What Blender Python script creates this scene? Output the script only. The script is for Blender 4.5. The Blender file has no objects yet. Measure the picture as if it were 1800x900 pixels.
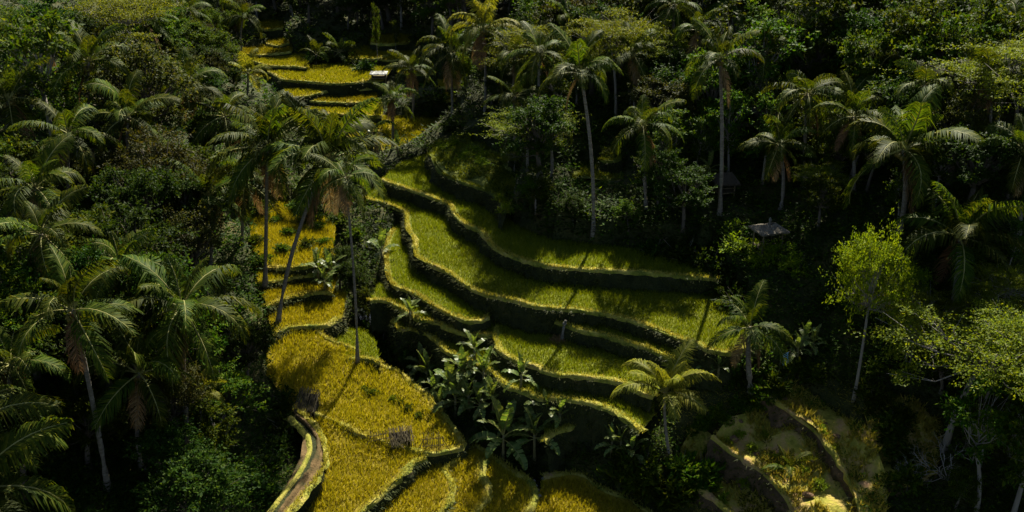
import bpy, math, random
import numpy as np
from mathutils import Vector, geometry as mgeo

random.seed(7); RNG = np.random.default_rng(7)
SC = bpy.context.scene
COL = SC.collection
R = math.radians

# ------------------------------------------------------------------ camera
CAMZ, PITCH, HFOV = 28.0, 24.0, 60.0
F = 900 / math.tan(R(HFOV / 2))
SP, CP = math.sin(R(PITCH)), math.cos(R(PITCH))
cam_d = bpy.data.cameras.new('camera'); cam = bpy.data.objects.new('camera', cam_d); COL.objects.link(cam)
cam.location = (0, 0, CAMZ); cam.rotation_euler = (R(90 - PITCH), 0, 0)
cam_d.sensor_width = 36; cam_d.angle = R(HFOV); cam_d.clip_end = 3000; cam_d.clip_start = 0.1
SC.camera = cam

# ------------------------------------------------------------------ light
SUN_AZ, SUN_EL = 14.0, 44.0          # azimuth from +Y, positive to the right
w = bpy.data.worlds.new('World'); SC.world = w; w.use_nodes = True
nt = w.node_tree; nt.nodes.clear()
sky = nt.nodes.new('ShaderNodeTexSky'); sky.sky_type = 'NISHITA'; sky.sun_disc = False
sky.sun_elevation = R(SUN_EL); sky.sun_rotation = R(SUN_AZ)
bg = nt.nodes.new('ShaderNodeBackground'); bg.inputs[1].default_value = 0.05
wo = nt.nodes.new('ShaderNodeOutputWorld')
nt.links.new(sky.outputs[0], bg.inputs[0]); nt.links.new(bg.outputs[0], wo.inputs[0])
sd = bpy.data.lights.new('sun', 'SUN'); sd.energy = 5.0; sd.angle = R(0.6); sd.color = (1.0, 0.94, 0.78)
so = bpy.data.objects.new('sun', sd); COL.objects.link(so); so.location = (0, 60, 80)
sv = Vector((math.sin(R(SUN_AZ)) * math.cos(R(SUN_EL)), math.cos(R(SUN_AZ)) * math.cos(R(SUN_EL)), math.sin(R(SUN_EL))))
so.rotation_euler = (-sv).to_track_quat('-Z', 'Y').to_euler()
vs = SC.view_settings
vs.view_transform = 'Standard'; vs.look = 'None'; vs.gamma = 1.0; vs.exposure = 1.28; vs.use_curve_mapping = False
SC.cycles.max_bounces = 5; SC.cycles.diffuse_bounces = 1; SC.cycles.glossy_bounces = 2
SC.cycles.transmission_bounces = 3; SC.cycles.transparent_max_bounces = 4
SC.cycles.use_denoising = True; SC.cycles.use_adaptive_sampling = True; SC.cycles.adaptive_threshold = 0.02
SC.cycles.sample_clamp_indirect = 4.0

# ------------------------------------------------------------------ pixel <-> world helpers (reference is 1800 x 900)
def ray(u, v):
    dx = (u - 900) / F; dy = (450 - v) / F
    return np.array((dx, CP + dy * SP, -SP + dy * CP))
def P(u, v, z):                       # where the sight line of a pixel meets height z
    d = ray(u, v); t = (z - CAMZ) / d[2]
    return np.array((d[0] * t, d[1] * t, z))
def W(u, y, z):                       # column u at ground distance y and height z
    return np.array(((u - 900) / F * (y * CP + (CAMZ - z) * SP), y, z))
def atY(u, v, y):                     # sight line of a pixel at ground distance y
    d = ray(u, v); t = y / d[1]
    return np.array((d[0] * t, y, CAMZ + d[2] * t))
def proj(p):
    x, y, z = p[0], p[1], p[2] - CAMZ
    dep = y * CP - z * SP; up = y * SP + z * CP
    return 900 + F * x / dep, 450 - F * up / dep, dep

# ------------------------------------------------------------------ mesh + object helpers
def mesh_np(name, V, Fc, mats, midx=None, smooth=False):
    V = np.asarray(V, dtype=np.float32).reshape(-1, 3); Fc = np.asarray(Fc, dtype=np.int32)
    me = bpy.data.meshes.new(name)
    n, k = Fc.shape
    me.vertices.add(len(V)); me.vertices.foreach_set('co', V.ravel())
    me.loops.add(n * k); me.loops.foreach_set('vertex_index', Fc.ravel())
    me.polygons.add(n); me.polygons.foreach_set('loop_start', np.arange(0, n * k, k, dtype=np.int32))
    me.polygons.foreach_set('loop_total', np.full(n, k, dtype=np.int32))
    if midx is not None: me.polygons.foreach_set('material_index', np.asarray(midx, dtype=np.int32))
    if smooth: me.polygons.foreach_set('use_smooth', np.ones(n, dtype=bool))
    me.update(calc_edges=True); me.validate()
    for m in (mats if isinstance(mats, (list, tuple)) else [mats]): me.materials.append(m)
    return me
def link(name, me, parent=None, loc=None, rot=None, scale=None, kind=None, label=None, cat=None, group=None):
    o = bpy.data.objects.new(name, me); COL.objects.link(o)
    if parent is not None: o.parent = parent
    if loc is not None: o.location = loc
    if rot is not None: o.rotation_euler = rot
    if scale is not None: o.scale = scale if hasattr(scale, '__len__') else (scale,) * 3
    if kind: o['kind'] = kind
    if label: o['label'] = label
    if cat: o['category'] = cat
    if group: o['group'] = group
    return o
def thing(name, loc, label, cat, group=None, rz=0.0, scale=None):
    return link(name, None, None, loc, (0, 0, rz), scale, None, label, cat, group)

class MB:                              # a small mesh builder for hard things
    def __init__(s): s.v = []; s.f = []
    def box(s, c, size, rz=0, rot=None):
        from mathutils import Euler
        M = Euler(rot if rot else (0, 0, rz)).to_matrix(); b = len(s.v)
        for x in (-1, 1):
            for y in (-1, 1):
                for z in (-1, 1):
                    q = M @ Vector((x * size[0] / 2, y * size[1] / 2, z * size[2] / 2)); s.v.append((q.x + c[0], q.y + c[1], q.z + c[2]))
        for q in ((0, 1, 3, 2), (4, 6, 7, 5), (0, 4, 5, 1), (2, 3, 7, 6), (0, 2, 6, 4), (1, 5, 7, 3)): s.f.append([b + i for i in q])
    def tube(s, pts, rad, n=6, cap=True):
        pts = [Vector(p) for p in pts]; b = len(s.v)
        for i, p in enumerate(pts):
            t = (pts[min(i + 1, len(pts) - 1)] - pts[max(i - 1, 0)]).normalized()
            a = t.cross(Vector((0.13, 0.97, 0.2))); a = a.normalized() if a.length > 1e-3 else Vector((1, 0, 0)); c = t.cross(a)
            r = rad[i] if hasattr(rad, '__len__') else rad
            for k in range(n):
                an = 2 * math.pi * k / n; q = p + a * (r * math.cos(an)) + c * (r * math.sin(an)); s.v.append(tuple(q))
        for i in range(len(pts) - 1):
            for k in range(n):
                s.f.append([b + i * n + k, b + i * n + (k + 1) % n, b + (i + 1) * n + (k + 1) % n, b + (i + 1) * n + k])
        if cap:
            s.f.append([b + k for k in range(n)][::-1]); s.f.append([b + (len(pts) - 1) * n + k for k in range(n)])
    def ball(s, c, r, n=6, m=4, sq=(1, 1, 1)):
        b = len(s.v)
        for j in range(m + 1):
            th = math.pi * j / m
            for k in range(n):
                ph = 2 * math.pi * k / n
                s.v.append((c[0] + r * sq[0] * math.sin(th) * math.cos(ph), c[1] + r * sq[1] * math.sin(th) * math.sin(ph), c[2] + r * sq[2] * math.cos(th)))
        for j in range(m):
            for k in range(n): s.f.append([b + j * n + k, b + (j + 1) * n + k, b + (j + 1) * n + (k + 1) % n, b + j * n + (k + 1) % n])
    def mesh(s, name, mat, smooth=False):
        me = bpy.data.meshes.new(name); me.from_pydata(s.v, [], s.f); me.materials.append(mat)
        if smooth: me.polygons.foreach_set('use_smooth', [True] * len(me.polygons))
        me.update(); return me

# ------------------------------------------------------------------ materials
def ramp(nt, cols):
    r = nt.nodes.new('ShaderNodeValToRGB'); e = r.color_ramp.elements
    while len(e) < len(cols): e.new(0.5)
    for i, (p, c) in enumerate(cols): e[i].position = p; e[i].color = (*c, 1)
    return r
def new_mat(name):
    m = bpy.data.materials.new(name); m.use_nodes = True; n = m.node_tree; n.nodes.clear(); return m, n
def mat_leaf(name, c1, c2, c3=None, trans=0.35, rough=0.42, spec=0.4, tint=(1.25, 1.15, 0.5), vary=0.35):
    m, n = new_mat(name); N = n.nodes; Lk = n.links
    g = N.new('ShaderNodeNewGeometry'); oi = N.new('ShaderNodeObjectInfo')
    cr = ramp(n, [(0.0, c1), (0.6, c2), (1.0, c3 or c2)])
    Lk.new(g.outputs['Random Per Island'], cr.inputs[0])
    hs = N.new('ShaderNodeHueSaturation')
    ma = N.new('ShaderNodeMath'); ma.operation = 'MULTIPLY_ADD'; ma.inputs[1].default_value = vary * 2; ma.inputs[2].default_value = 1 - vary
    Lk.new(oi.outputs['Random'], ma.inputs[0]); Lk.new(ma.outputs[0], hs.inputs['Value'])
    mh = N.new('ShaderNodeMath'); mh.operation = 'MULTIPLY_ADD'; mh.inputs[1].default_value = vary * .14; mh.inputs[2].default_value = 0.5 - vary * .07
    Lk.new(oi.outputs['Random'], mh.inputs[0]); Lk.new(mh.outputs[0], hs.inputs['Hue'])
    Lk.new(cr.outputs[0], hs.inputs['Color'])
    b = N.new('ShaderNodeBsdfPrincipled'); b.inputs['Roughness'].default_value = rough; b.inputs['Specular IOR Level'].default_value = spec
    Lk.new(hs.outputs[0], b.inputs['Base Color'])
    mx = N.new('ShaderNodeMix'); mx.data_type = 'RGBA'; mx.blend_type = 'MULTIPLY'; mx.inputs[0].default_value = 1
    Lk.new(hs.outputs[0], mx.inputs[6]); mx.inputs[7].default_value = (*tint, 1)
    t = N.new('ShaderNodeBsdfTranslucent'); Lk.new(mx.outputs[2], t.inputs[0])
    ms = N.new('ShaderNodeMixShader'); ms.inputs[0].default_value = trans
    Lk.new(b.outputs[0], ms.inputs[1]); Lk.new(t.outputs[0], ms.inputs[2])
    o = N.new('ShaderNodeOutputMaterial'); Lk.new(ms.outputs[0], o.inputs[0])
    return m
def mat_solid(name, cols, scale=3.0, rough=0.85, bump=0.3, bscale=12.0, stretch=(1, 1, 1), spec=0.2, detail=6):
    m, n = new_mat(name); N = n.nodes; Lk = n.links
    tc = N.new('ShaderNodeTexCoord'); mp = N.new('ShaderNodeMapping'); mp.inputs['Scale'].default_value = stretch
    Lk.new(tc.outputs['Object'], mp.inputs[0])
    no = N.new('ShaderNodeTexNoise'); no.inputs['Scale'].default_value = scale; no.inputs['Detail'].default_value = detail; no.inputs['Roughness'].default_value = 0.65
    Lk.new(mp.outputs[0], no.inputs['Vector'])
    cr = ramp(n, cols); Lk.new(no.outputs[0], cr.inputs[0])
    b = N.new('ShaderNodeBsdfPrincipled'); b.inputs['Roughness'].default_value = rough; b.inputs['Specular IOR Level'].default_value = spec
    Lk.new(cr.outputs[0], b.inputs['Base Color'])
    n2 = N.new('ShaderNodeTexNoise'); n2.inputs['Scale'].default_value = bscale; n2.inputs['Detail'].default_value = 4; Lk.new(mp.outputs[0], n2.inputs['Vector'])
    bp = N.new('ShaderNodeBump'); bp.inputs['Strength'].default_value = bump; bp.inputs['Distance'].default_value = 0.2
    Lk.new(n2.outputs[0], bp.inputs['Height']); Lk.new(bp.outputs[0], b.inputs['Normal'])
    o = N.new('ShaderNodeOutputMaterial'); Lk.new(b.outputs[0], o.inputs[0])
    return m
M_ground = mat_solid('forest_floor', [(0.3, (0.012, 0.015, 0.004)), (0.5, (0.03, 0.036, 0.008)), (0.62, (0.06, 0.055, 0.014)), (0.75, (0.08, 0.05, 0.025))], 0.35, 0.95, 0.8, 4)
M_mud = mat_solid('paddy_mud', [(0.35, (0.10, 0.12, 0.008)), (0.65, (0.16, 0.17, 0.015))], 0.6, 0.9, 0.5, 6)
M_mudg = mat_solid('paddy_mud_golden', [(0.35, (0.17, 0.13, 0.008)), (0.65, (0.25, 0.19, 0.015))], 0.6, 0.9, 0.5, 6)
M_riser = mat_solid('riser_shade_and_ditch_mud', [(0.3, (0.012, 0.016, 0.005)), (0.6, (0.03, 0.035, 0.009)), (0.8, (0.07, 0.05, 0.025))], 1.2, 0.95, 0.8, 7)  # earth tone darkened so riser shade sits in the colour; ditch mud shares it
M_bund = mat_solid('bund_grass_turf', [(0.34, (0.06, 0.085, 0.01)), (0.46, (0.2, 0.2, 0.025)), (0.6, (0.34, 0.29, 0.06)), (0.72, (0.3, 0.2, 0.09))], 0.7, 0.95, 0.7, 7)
M_rough = mat_solid('rough_pasture', [(0.3, (0.11, 0.12, 0.014)), (0.47, (0.27, 0.24, 0.035)), (0.58, (0.34, 0.24, 0.075)), (0.7, (0.36, 0.21, 0.11))], 0.9, 0.95, 0.8, 5)
M_turf = mat_solid('grassy_bank_turf', [(0.3, (0.03, 0.045, 0.006)), (0.5, (0.09, 0.11, 0.012)), (0.65, (0.15, 0.15, 0.02)), (0.8, (0.14, 0.09, 0.04))], 0.7, 0.95, 0.8, 5)
M_dirt = mat_solid('packed_dirt', [(0.36, (0.035, 0.035, 0.01)), (0.5, (0.10, 0.065, 0.025)), (0.68, (0.18, 0.115, 0.05))], 0.9, 0.95, 0.5, 8)
M_dirtdark = mat_solid('cut_earth', [(0.3, (0.04, 0.03, 0.015)), (0.6, (0.10, 0.065, 0.035)), (0.8, (0.2, 0.13, 0.08))], 1.2, 0.95, 0.8, 6)
M_clod = mat_solid('red_earth_clod', [(0.3, (0.09, 0.05, 0.025)), (0.7, (0.26, 0.16, 0.09))], 2.0, 0.95, 0.8, 8)
M_trunk = mat_solid('palm_bark', [(0.3, (0.10, 0.085, 0.065)), (0.55, (0.2, 0.175, 0.14)), (0.8, (0.28, 0.25, 0.2))], 2.0, 0.9, 0.6, 6, (1, 1, 5))
M_bark = mat_solid('tree_bark', [(0.3, (0.05, 0.04, 0.03)), (0.6, (0.12, 0.10, 0.075)), (0.8, (0.2, 0.18, 0.14))], 3.0, 0.9, 0.6, 10, (1, 1, 0.3))
M_pale = mat_solid('pale_bark', [(0.3, (0.12, 0.105, 0.085)), (0.7, (0.28, 0.25, 0.21))], 3.0, 0.85, 0.4, 10, (1, 1, 0.3))
M_bamboo = mat_solid('old_bamboo', [(0.3, (0.07, 0.055, 0.03)), (0.7, (0.17, 0.135, 0.075))], 4.0, 0.75, 0.3, 20, (4, 4, 0.5))
M_thatch = mat_solid('grey_thatch', [(0.3, (0.08, 0.07, 0.05)), (0.55, (0.2, 0.175, 0.13)), (0.7, (0.42, 0.38, 0.3))], 5.0, 0.95, 0.8, 25, (6, 1, 1))
M_thatchd = mat_solid('dark_thatch', [(0.3, (0.04, 0.035, 0.028)), (0.7, (0.11, 0.09, 0.065))], 5.0, 0.95, 0.8, 25, (6, 1, 1))
M_white = mat_solid('white_sheet', [(0.3, (0.14, 0.14, 0.13)), (0.7, (0.27, 0.27, 0.255))], 3.0, 0.5, 0.1, 10)
M_blue = mat_solid('blue_cloth', [(0.3, (0.04, 0.22, 0.5)), (0.7, (0.25, 0.5, 0.75))], 2.0, 0.6, 0.1, 6)
M_stone = mat_solid('grey_stone', [(0.3, (0.08, 0.075, 0.06)), (0.7, (0.2, 0.185, 0.155))], 3.0, 0.9, 0.6, 12)
M_straw = mat_solid('dry_straw', [(0.3, (0.2, 0.13, 0.05)), (0.7, (0.4, 0.29, 0.12))], 6.0, 0.95, 0.8, 25)
M_water = mat_solid('stream_water', [(0.3, (0.01, 0.012, 0.01)), (0.7, (0.02, 0.025, 0.018))], 1.0, 0.08, 0.1, 3, spec=0.5)

L_green = mat_leaf('rice_green', (0.09, 0.125, 0.005), (0.135, 0.165, 0.006), (0.19, 0.2, 0.01), 0.5, 0.6, 0.08, (1.25, 1.2, 0.4), 0.05)
L_gold = mat_leaf('rice_golden', (0.18, 0.17, 0.007), (0.27, 0.245, 0.01), (0.39, 0.32, 0.018), 0.5, 0.6, 0.08, (1.2, 1.08, 0.4), 0.05)
L_far = mat_leaf('rice_far', (0.12, 0.13, 0.006), (0.19, 0.18, 0.008), (0.27, 0.22, 0.014), 0.5, 0.6, 0.08, (1.2, 1.1, 0.4), 0.2)
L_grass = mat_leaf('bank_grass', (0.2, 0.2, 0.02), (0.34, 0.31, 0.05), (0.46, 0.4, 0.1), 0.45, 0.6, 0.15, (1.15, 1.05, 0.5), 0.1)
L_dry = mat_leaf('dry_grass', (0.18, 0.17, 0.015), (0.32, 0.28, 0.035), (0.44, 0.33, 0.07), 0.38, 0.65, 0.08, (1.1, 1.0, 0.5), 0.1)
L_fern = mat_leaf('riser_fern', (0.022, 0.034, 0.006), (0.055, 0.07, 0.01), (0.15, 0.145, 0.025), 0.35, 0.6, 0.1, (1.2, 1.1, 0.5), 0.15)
L_turf = mat_leaf('turf_grass', (0.08, 0.11, 0.008), (0.15, 0.18, 0.014), (0.22, 0.22, 0.03), 0.42, 0.6, 0.1, (1.15, 1.05, 0.45), 0.1)
L_palm = mat_leaf('palm_leaflet', (0.022, 0.042, 0.004), (0.045, 0.068, 0.006), (0.105, 0.115, 0.012), 0.42, 0.55, 0.06, (1.6, 1.4, 0.32), 0.3)
L_palmy = mat_leaf('palm_leaflet_yellow', (0.085, 0.105, 0.01), (0.17, 0.185, 0.018), (0.26, 0.245, 0.035), 0.45, 0.55, 0.08, (1.3, 1.15, 0.4), 0.12)
L_dead = mat_leaf('dead_frond', (0.12, 0.07, 0.03), (0.2, 0.12, 0.05), (0.28, 0.19, 0.09), 0.25, 0.7, 0.1, (1.1, 1.0, 0.7), 0.2)
L_dead2 = mat_leaf('grey_thatch_straw', (0.03, 0.025, 0.012), (0.06, 0.05, 0.025), (0.11, 0.085, 0.045), 0.15, 0.8, 0.05, (1.1, 1.0, 0.7), 0.15)
M_rachis = mat_solid('palm_rib', [(0.3, (0.14, 0.14, 0.04)), (0.7, (0.26, 0.24, 0.08))], 2.0, 0.6, 0.0, 5, spec=0.12)
L_dark = mat_leaf('leaf_dark', (0.01, 0.028, 0.003), (0.023, 0.049, 0.005), (0.055, 0.084, 0.008), 0.38, 0.55, 0.05, (1.4, 1.3, 0.35), 0.35)
L_olive = mat_leaf('leaf_olive', (0.024, 0.034, 0.005), (0.046, 0.056, 0.008), (0.085, 0.08, 0.012), 0.42, 0.6, 0.08, (1.3, 1.15, 0.45), 0.3)
L_mid = mat_leaf('leaf_mid', (0.02, 0.048, 0.003), (0.045, 0.08, 0.005), (0.105, 0.128, 0.008), 0.44, 0.55, 0.04, (1.4, 1.25, 0.35), 0.35)
L_lime = mat_leaf('leaf_lime', (0.085, 0.155, 0.005), (0.15, 0.235, 0.007), (0.22, 0.28, 0.01), 0.5, 0.55, 0.06, (1.2, 1.1, 0.4), 0.15)
L_acacia = mat_leaf('leaf_feathery', (0.07, 0.1, 0.006), (0.13, 0.165, 0.008), (0.2, 0.21, 0.01), 0.5, 0.55, 0.1, (1.25, 1.1, 0.4), 0.2)
L_brown = mat_leaf('leaf_brown', (0.06, 0.035, 0.015), (0.12, 0.075, 0.03), (0.17, 0.12, 0.05), 0.3, 0.55, 0.2, (1.2, 1.0, 0.6), 0.2)
L_banana = mat_leaf('banana_leaf', (0.07, 0.11, 0.025), (0.11, 0.155, 0.035), (0.16, 0.19, 0.05), 0.4, 0.4, 0.2, (1.35, 1.3, 0.4), 0.2)
M_stem = mat_solid('banana_stem', [(0.3, (0.08, 0.08, 0.03)), (0.7, (0.2, 0.17, 0.08))], 3.0, 0.6, 0.3, 8, (2, 2, 0.5))

# ------------------------------------------------------------------ terraces (front lips traced, heights chosen; back edges run under the bank above)
def crv(pts, n=4):                     # Catmull-Rom through rows (u, v, z)
    p = [np.array(q, dtype=float) for q in pts]; p = [2 * p[0] - p[1]] + p + [2 * p[-1] - p[-2]]; out = []
    for i in range(1, len(p) - 2):
        for k in range(n):
            t = k / n; a, b, c, d = p[i - 1], p[i], p[i + 1], p[i + 2]
            out.append(0.5 * (2 * b + (c - a) * t + (2 * a - 5 * b + 4 * c - d) * t * t + (3 * b - a - 3 * c + d) * t ** 3))
    out.append(p[-2]); return np.array(out)
def zz(pts, z): return [(q[0], q[1], z if len(q) < 3 else q[2]) for q in pts]
T1 = [(672,317),(701,328),(725,336),(750,344),(770,352),(789,361),(796,375),(811,390),(826,400),(843,406),(853,419),(867,435),(900,452),(960,468),(1050,476),(1150,482),(1260,492)]
T2 = [(640,349),(657,354),(677,358),(696,366),(712,374),(713,392),(716,407),(725,419),(728,436),(730,451),(743,459),(762,468),(787,480),(805,493),(827,507),(853,519),(900,528),(943,540),(987,544),(1030,548),(1073,556),(1108,564),(1146,577),(1175,589),(1200,599),(1223,605),(1243,615),(1275,622),(1320,610)]
T2b = [(975,566),(998,574),(1021,582),(1059,590),(1102,603),(1131,611),(1149,619),(1180,632)]
T3a = [(690,405),(681,420),(677,440),(678,470),(683,493),(693,504),(712,511),(733,520),(752,533),(773,545),(792,555),(813,563),(830,566),(848,564),(859,559)]
T3b = [(869,578),(867,590),(870,602),(880,619),(900,632),(917,639),(943,645),(958,655),(987,661),(1030,664),(1073,670),(1108,680),(1128,691),(1150,699)]
T4a = [(650,530),(665,529),(682,531),(699,541),(715,548),(725,557),(737,564),(768,567),(779,575),(795,580),(813,588),(840,590),(868,591)]
T5a = [(690,562),(696,574),(702,581),(720,580),(747,587),(760,595),(770,606),(784,619),(805,629),(827,637),(846,648),(866,656),(873,666),(887,676),(907,686),(930,692),(950,702),(979,701),(1017,706),(1045,711),(1071,721),(1089,732),(1112,748),(1126,760)]
T6 = [(955,778),(970,764),(996,755),(1014,750),(1031,751),(1051,755),(1075,770)]
B1 = [(752,270),(763,285),(772,300),(790,312),(815,322),(840,330),(870,345),(890,375)]
TER = []   # dicts: name, lip, back, style
def ter(lip, z, back, style, depth=2.6, bz=None):
    TER.append(dict(lip=zz(lip, z), back=zz(back, bz if bz is not None else z), style=style, depth=depth))
G, O, FA, RO, DI, GB = 'green', 'gold', 'far', 'rough', 'dirt', 'grassy'
ter(T1, 1.2, [(1260,455),(1150,440),(1050,432),(960,420),(905,395),(870,345),(800,290),(762,270),(742,274),(725,279),(701,289),(684,304)], G)
ter(T2, 0.0, [(1320,540),(1260,492)] + T1[::-1][1:], G)
ter(T2b, -0.9, [(1205,610)] + [q for q in T2[::-1] if 965 < q[0] < 1205], G, 2.2)
ter(T3a, -1.25, [(870,520)] + [q for q in T2[::-1] if q[0] < 860 and q[1] > 370], G, 2.0)
ter(T3b, -1.9, [(1175,660),(1185,640)] + T2b[::-1][1:] + [(960,542),(900,528),(872,540)], G, 2.6)
ter(T4a, -2.0, [(868,560)] + T3a[::-1][:10] + [(665,500)], G, 2.2)
ter(T5a, -2.9, [(1150,730),(1150,705)] + T3b[::-1][2:] + [(868,575)] + T4a[::-1][:8] + [(700,545)], G, 3.2)
ter(T6, -4.6, [(1080,745),(1050,712),(1000,704),(960,720)], G, 4.0)
ter(B1, 2.7, [(900,345),(910,310),(880,275),(840,250),(800,238),(770,245)], GB, 2.6)
# golden near fields
ter([(470,470),(500,472),(535,470),(580,462)], -0.6, [(590,400),(540,360),(480,350),(440,365),(440,430)], O, 1.4)
ter([(455,500),(480,497),(520,488),(548,484),(580,482)], -1.2, [(600,450),(560,440),(450,440)], O, 1.0)
ter([(470,540),(500,527),(530,520),(560,515),(585,516)], -1.8, [(600,470),(540,470),(450,480)], O, 1.0)
ter([(480,590),(510,577),(540,575),(575,572),(600,560)], -2.5, [(610,515),(560,505),(460,520)], O, 1.0)
ter([(585,627),(600,634),(640,632),(668,640)], -3.6, [(660,600),(640,582),(600,580),(588,600)], G, 2.0)
G1R = [(668,640,-4.2),(700,652,-4.4),(730,676,-4.7),(760,703,-4.9),(785,740,-5.3),(818,782,-5.7)]
ter([(555,728,-4.2),(585,742,-4.5),(630,764,-4.8),(660,772,-5.0),(700,785,-5.2),(735,796,-5.3),(775,796,-5.5),(818,782,-5.7),(800,755,-5.4),(760,703,-4.9),(730,676,-4.7),(700,652,-4.4),(668,640,-4.1),(620,612,-3.5),(585,598,-3.1),(560,582,-2.8),(545,570,-2.7)], 0,
    [(500,560,-2.4),(470,590,-2.6),(470,660,-3.3),(515,715,-3.9)], O, 2.0)
ter([(520,960,-5.6),(570,915,-5.5),(600,898,-5.5)], 0, [], O) if 0 else None
ter([(600,935,-5.5),(639,899,-5.5),(668,874,-5.5),(705,839,-5.45),(728,815,-5.4),(752,806,-5.4)], 0,
    [(735,790,-5.35),(700,780,-5.25),(660,768,-5.05),(630,760,-4.85),(585,738,-4.55),(560,726,-4.3),(555,760,-4.6),(575,820,-5.1),(565,870,-5.3),(500,960,-5.6),(560,980,-5.6)], O, 2.2)
ter([(740,960,-6.5),(768,915,-6.45),(788,890,-6.4),(799,865,-6.35),(797,845,-6.3),(786,826,-6.25),(805,812,-6.2)], 0,
    [(800,790,-6.0),(760,790,-6.0),(722,800,-6.1),(690,840,-6.3),(640,890,-6.4),(600,960,-6.5)], O, 1.6)
ter([(800,960,-6.8),(828,915,-6.75),(850,890,-6.7),(862,868,-6.65),(858,850,-6.6),(846,832,-6.5),(850,812,-6.4)], 0,
    [(815,782,-6.3),(780,800,-6.4),(770,830,-6.6),(775,880,-6.7),(740,960,-6.8)], O, 1.6)
ter([(890,960,-7.0),(925,910,-6.95),(938,885,-6.9),(941,862,-6.85),(930,842,-6.8),(900,822,-6.7),(870,802,-6.6),(840,786,-6.4)], 0,
    [(820,786,-6.4),(830,840,-6.8),(835,880,-6.9),(800,960,-7.0)], O, 2.2)
ter([(1180,930,-7.2),(1129,897,-7.1),(1106,878,-7.1),(1074,868,-7.0),(1045,854,-7.0),(1025,838,-6.9),(996,835,-6.9),(956,840,-6.9)][::-1], 0,
    [(1150,980,-7.2),(920,980,-7.2),(940,900,-7.1)], O, 2.5)
# dirt path on its bank
PATH_R = [(524,724),(545,745),(560,768),(570,795),(563,825),(542,855),(520,880),(500,907),(478,940)]
PATH_L = [(446,945),(469,908),(489,878),(510,842),(528,804),(533,766),(515,733)]
ter(PATH_R, -3.9, PATH_L, DI, 2.2)
# rough ground, right foreground
ter([(1515,930,-5.0),(1500,880,-4.6),(1490,840,-4.2),(1468,800,-3.6),(1450,780,-3.3),(1438,764,-3.1),(1405,738,-2.8),(1375,716,-2.4),(1345,695,-2.2)][::-1], 0,
    [(1560,930,-4.8),(1560,830,-3.6),(1530,760,-2.6),(1480,700,-1.9),(1420,668,-1.5),(1370,665,-1.6)], RO, 2.4)
ter([(1255,768,-3.9),(1290,798,-4.3),(1335,826,-4.7),(1368,858,-5.0),(1390,890,-5.3),(1410,940,-5.7)], 0,
    [(1520,940,-5.6),(1490,880,-5.2),(1465,820,-4.5),(1440,785,-4.0),(1390,745,-3.5),(1330,720,-3.2),(1280,735,-3.5)], RO, 2.0)
ter([(1195,792,-5.2),(1215,830,-5.9),(1250,870,-6.4),(1290,910,-6.8),(1320,950,-7.1)], 0,
    [(1420,950,-6.9),(1385,890,-6.3),(1360,855,-5.9),(1330,825,-5.6),(1285,797,-5.2),(1245,765,-4.7),(1215,762,-4.7)], RO, 1.8)
ter([(1528,815,-3.8),(1560,846,-4.1),(1600,848,-3.9),(1645,828,-3.5)], 0,
    [(1660,740,-2.3),(1600,700,-1.8),(1545,690,-1.7),(1525,740,-2.4)], RO, 1.6)
# far terraces
ter([(560,232),(600,236),(650,262),(700,266),(760,250),(800,240)], 0.8, [(800,205),(740,205),(650,205),(570,208)], FA, 1.5)
ter([(480,206),(530,207),(581,201),(650,205),(672,206)], 1.6, [(672,180),(640,180),(576,182),(520,180),(480,185)], FA, 1.2)
ter([(500,184),(539,178),(576,181),(640,181),(660,175)], 2.2, [(665,155),(600,160),(545,163),(500,170)], FA, 1.2)
ter([(500,172),(530,171),(560,165),(587,159),(603,160),(640,158),(664,154)], 2.8, [(668,146),(640,146),(587,148),(533,144),(500,150)], FA, 1.2)
ter([(470,127),(482,131),(499,141),(533,144),(587,148),(613,147),(647,143),(675,140)], 3.7, [(690,120),(600,112),(533,118),(472,115)], FA, 2.0)
ter([(440,134),(470,138),(497,145)], 3.1, [(500,128),(470,120),(435,122)], FA, 1.2)
ter([(432,107),(450,110),(472,116),(507,117),(540,120)], 4.3, [(545,100),(509,94),(440,96)], FA, 1.2)
ter([(425,96),(450,97),(480,95),(512,92)], 4.8, [(515,80),(470,80),(425,85)], FA, 1.0)
ter([(468,77),(488,81),(508,77)], 5.3, [(508,68),(468,68)], FA, 1.0)
ter([(448,49),(469,53),(497,50)], 6.6, [(505,40),(480,36),(448,40)], FA, 1.5)
ter([(612,103),(640,104),(665,103),(700,92)], 4.6, [(705,84),(640,82),(612,90)], FA, 1.0)
ter([(668,106),(690,107),(710,104),(742,100)], 4.4, [(745,90),(690,92),(668,98)], FA, 1.2)
ter([(650,76),(680,79),(720,75)], 5.6, [(722,62),(690,60),(652,66)], FA, 1.5)
ter([(770,154),(790,155),(812,153)], 3.4, [(812,140),(770,142)], FA, 1.2)
ter([(762,178),(780,179),(800,177)], 2.8, [(800,164),(762,166)], FA, 1.2)
ter([(700,128),(730,131),(765,130)], 3.8, [(765,118),(700,117)], FA, 1.2)
# small sunlit clearings on the right slope
ter([(1005,315),(1030,322),(1060,320),(1095,312)], 4.3, [(1090,285),(1050,280),(1012,290)], GB, 2.0)
ter([(1055,282),(1075,284),(1092,280)], 5.2, [(1090,262),(1058,262)], GB, 1.2)

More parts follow.
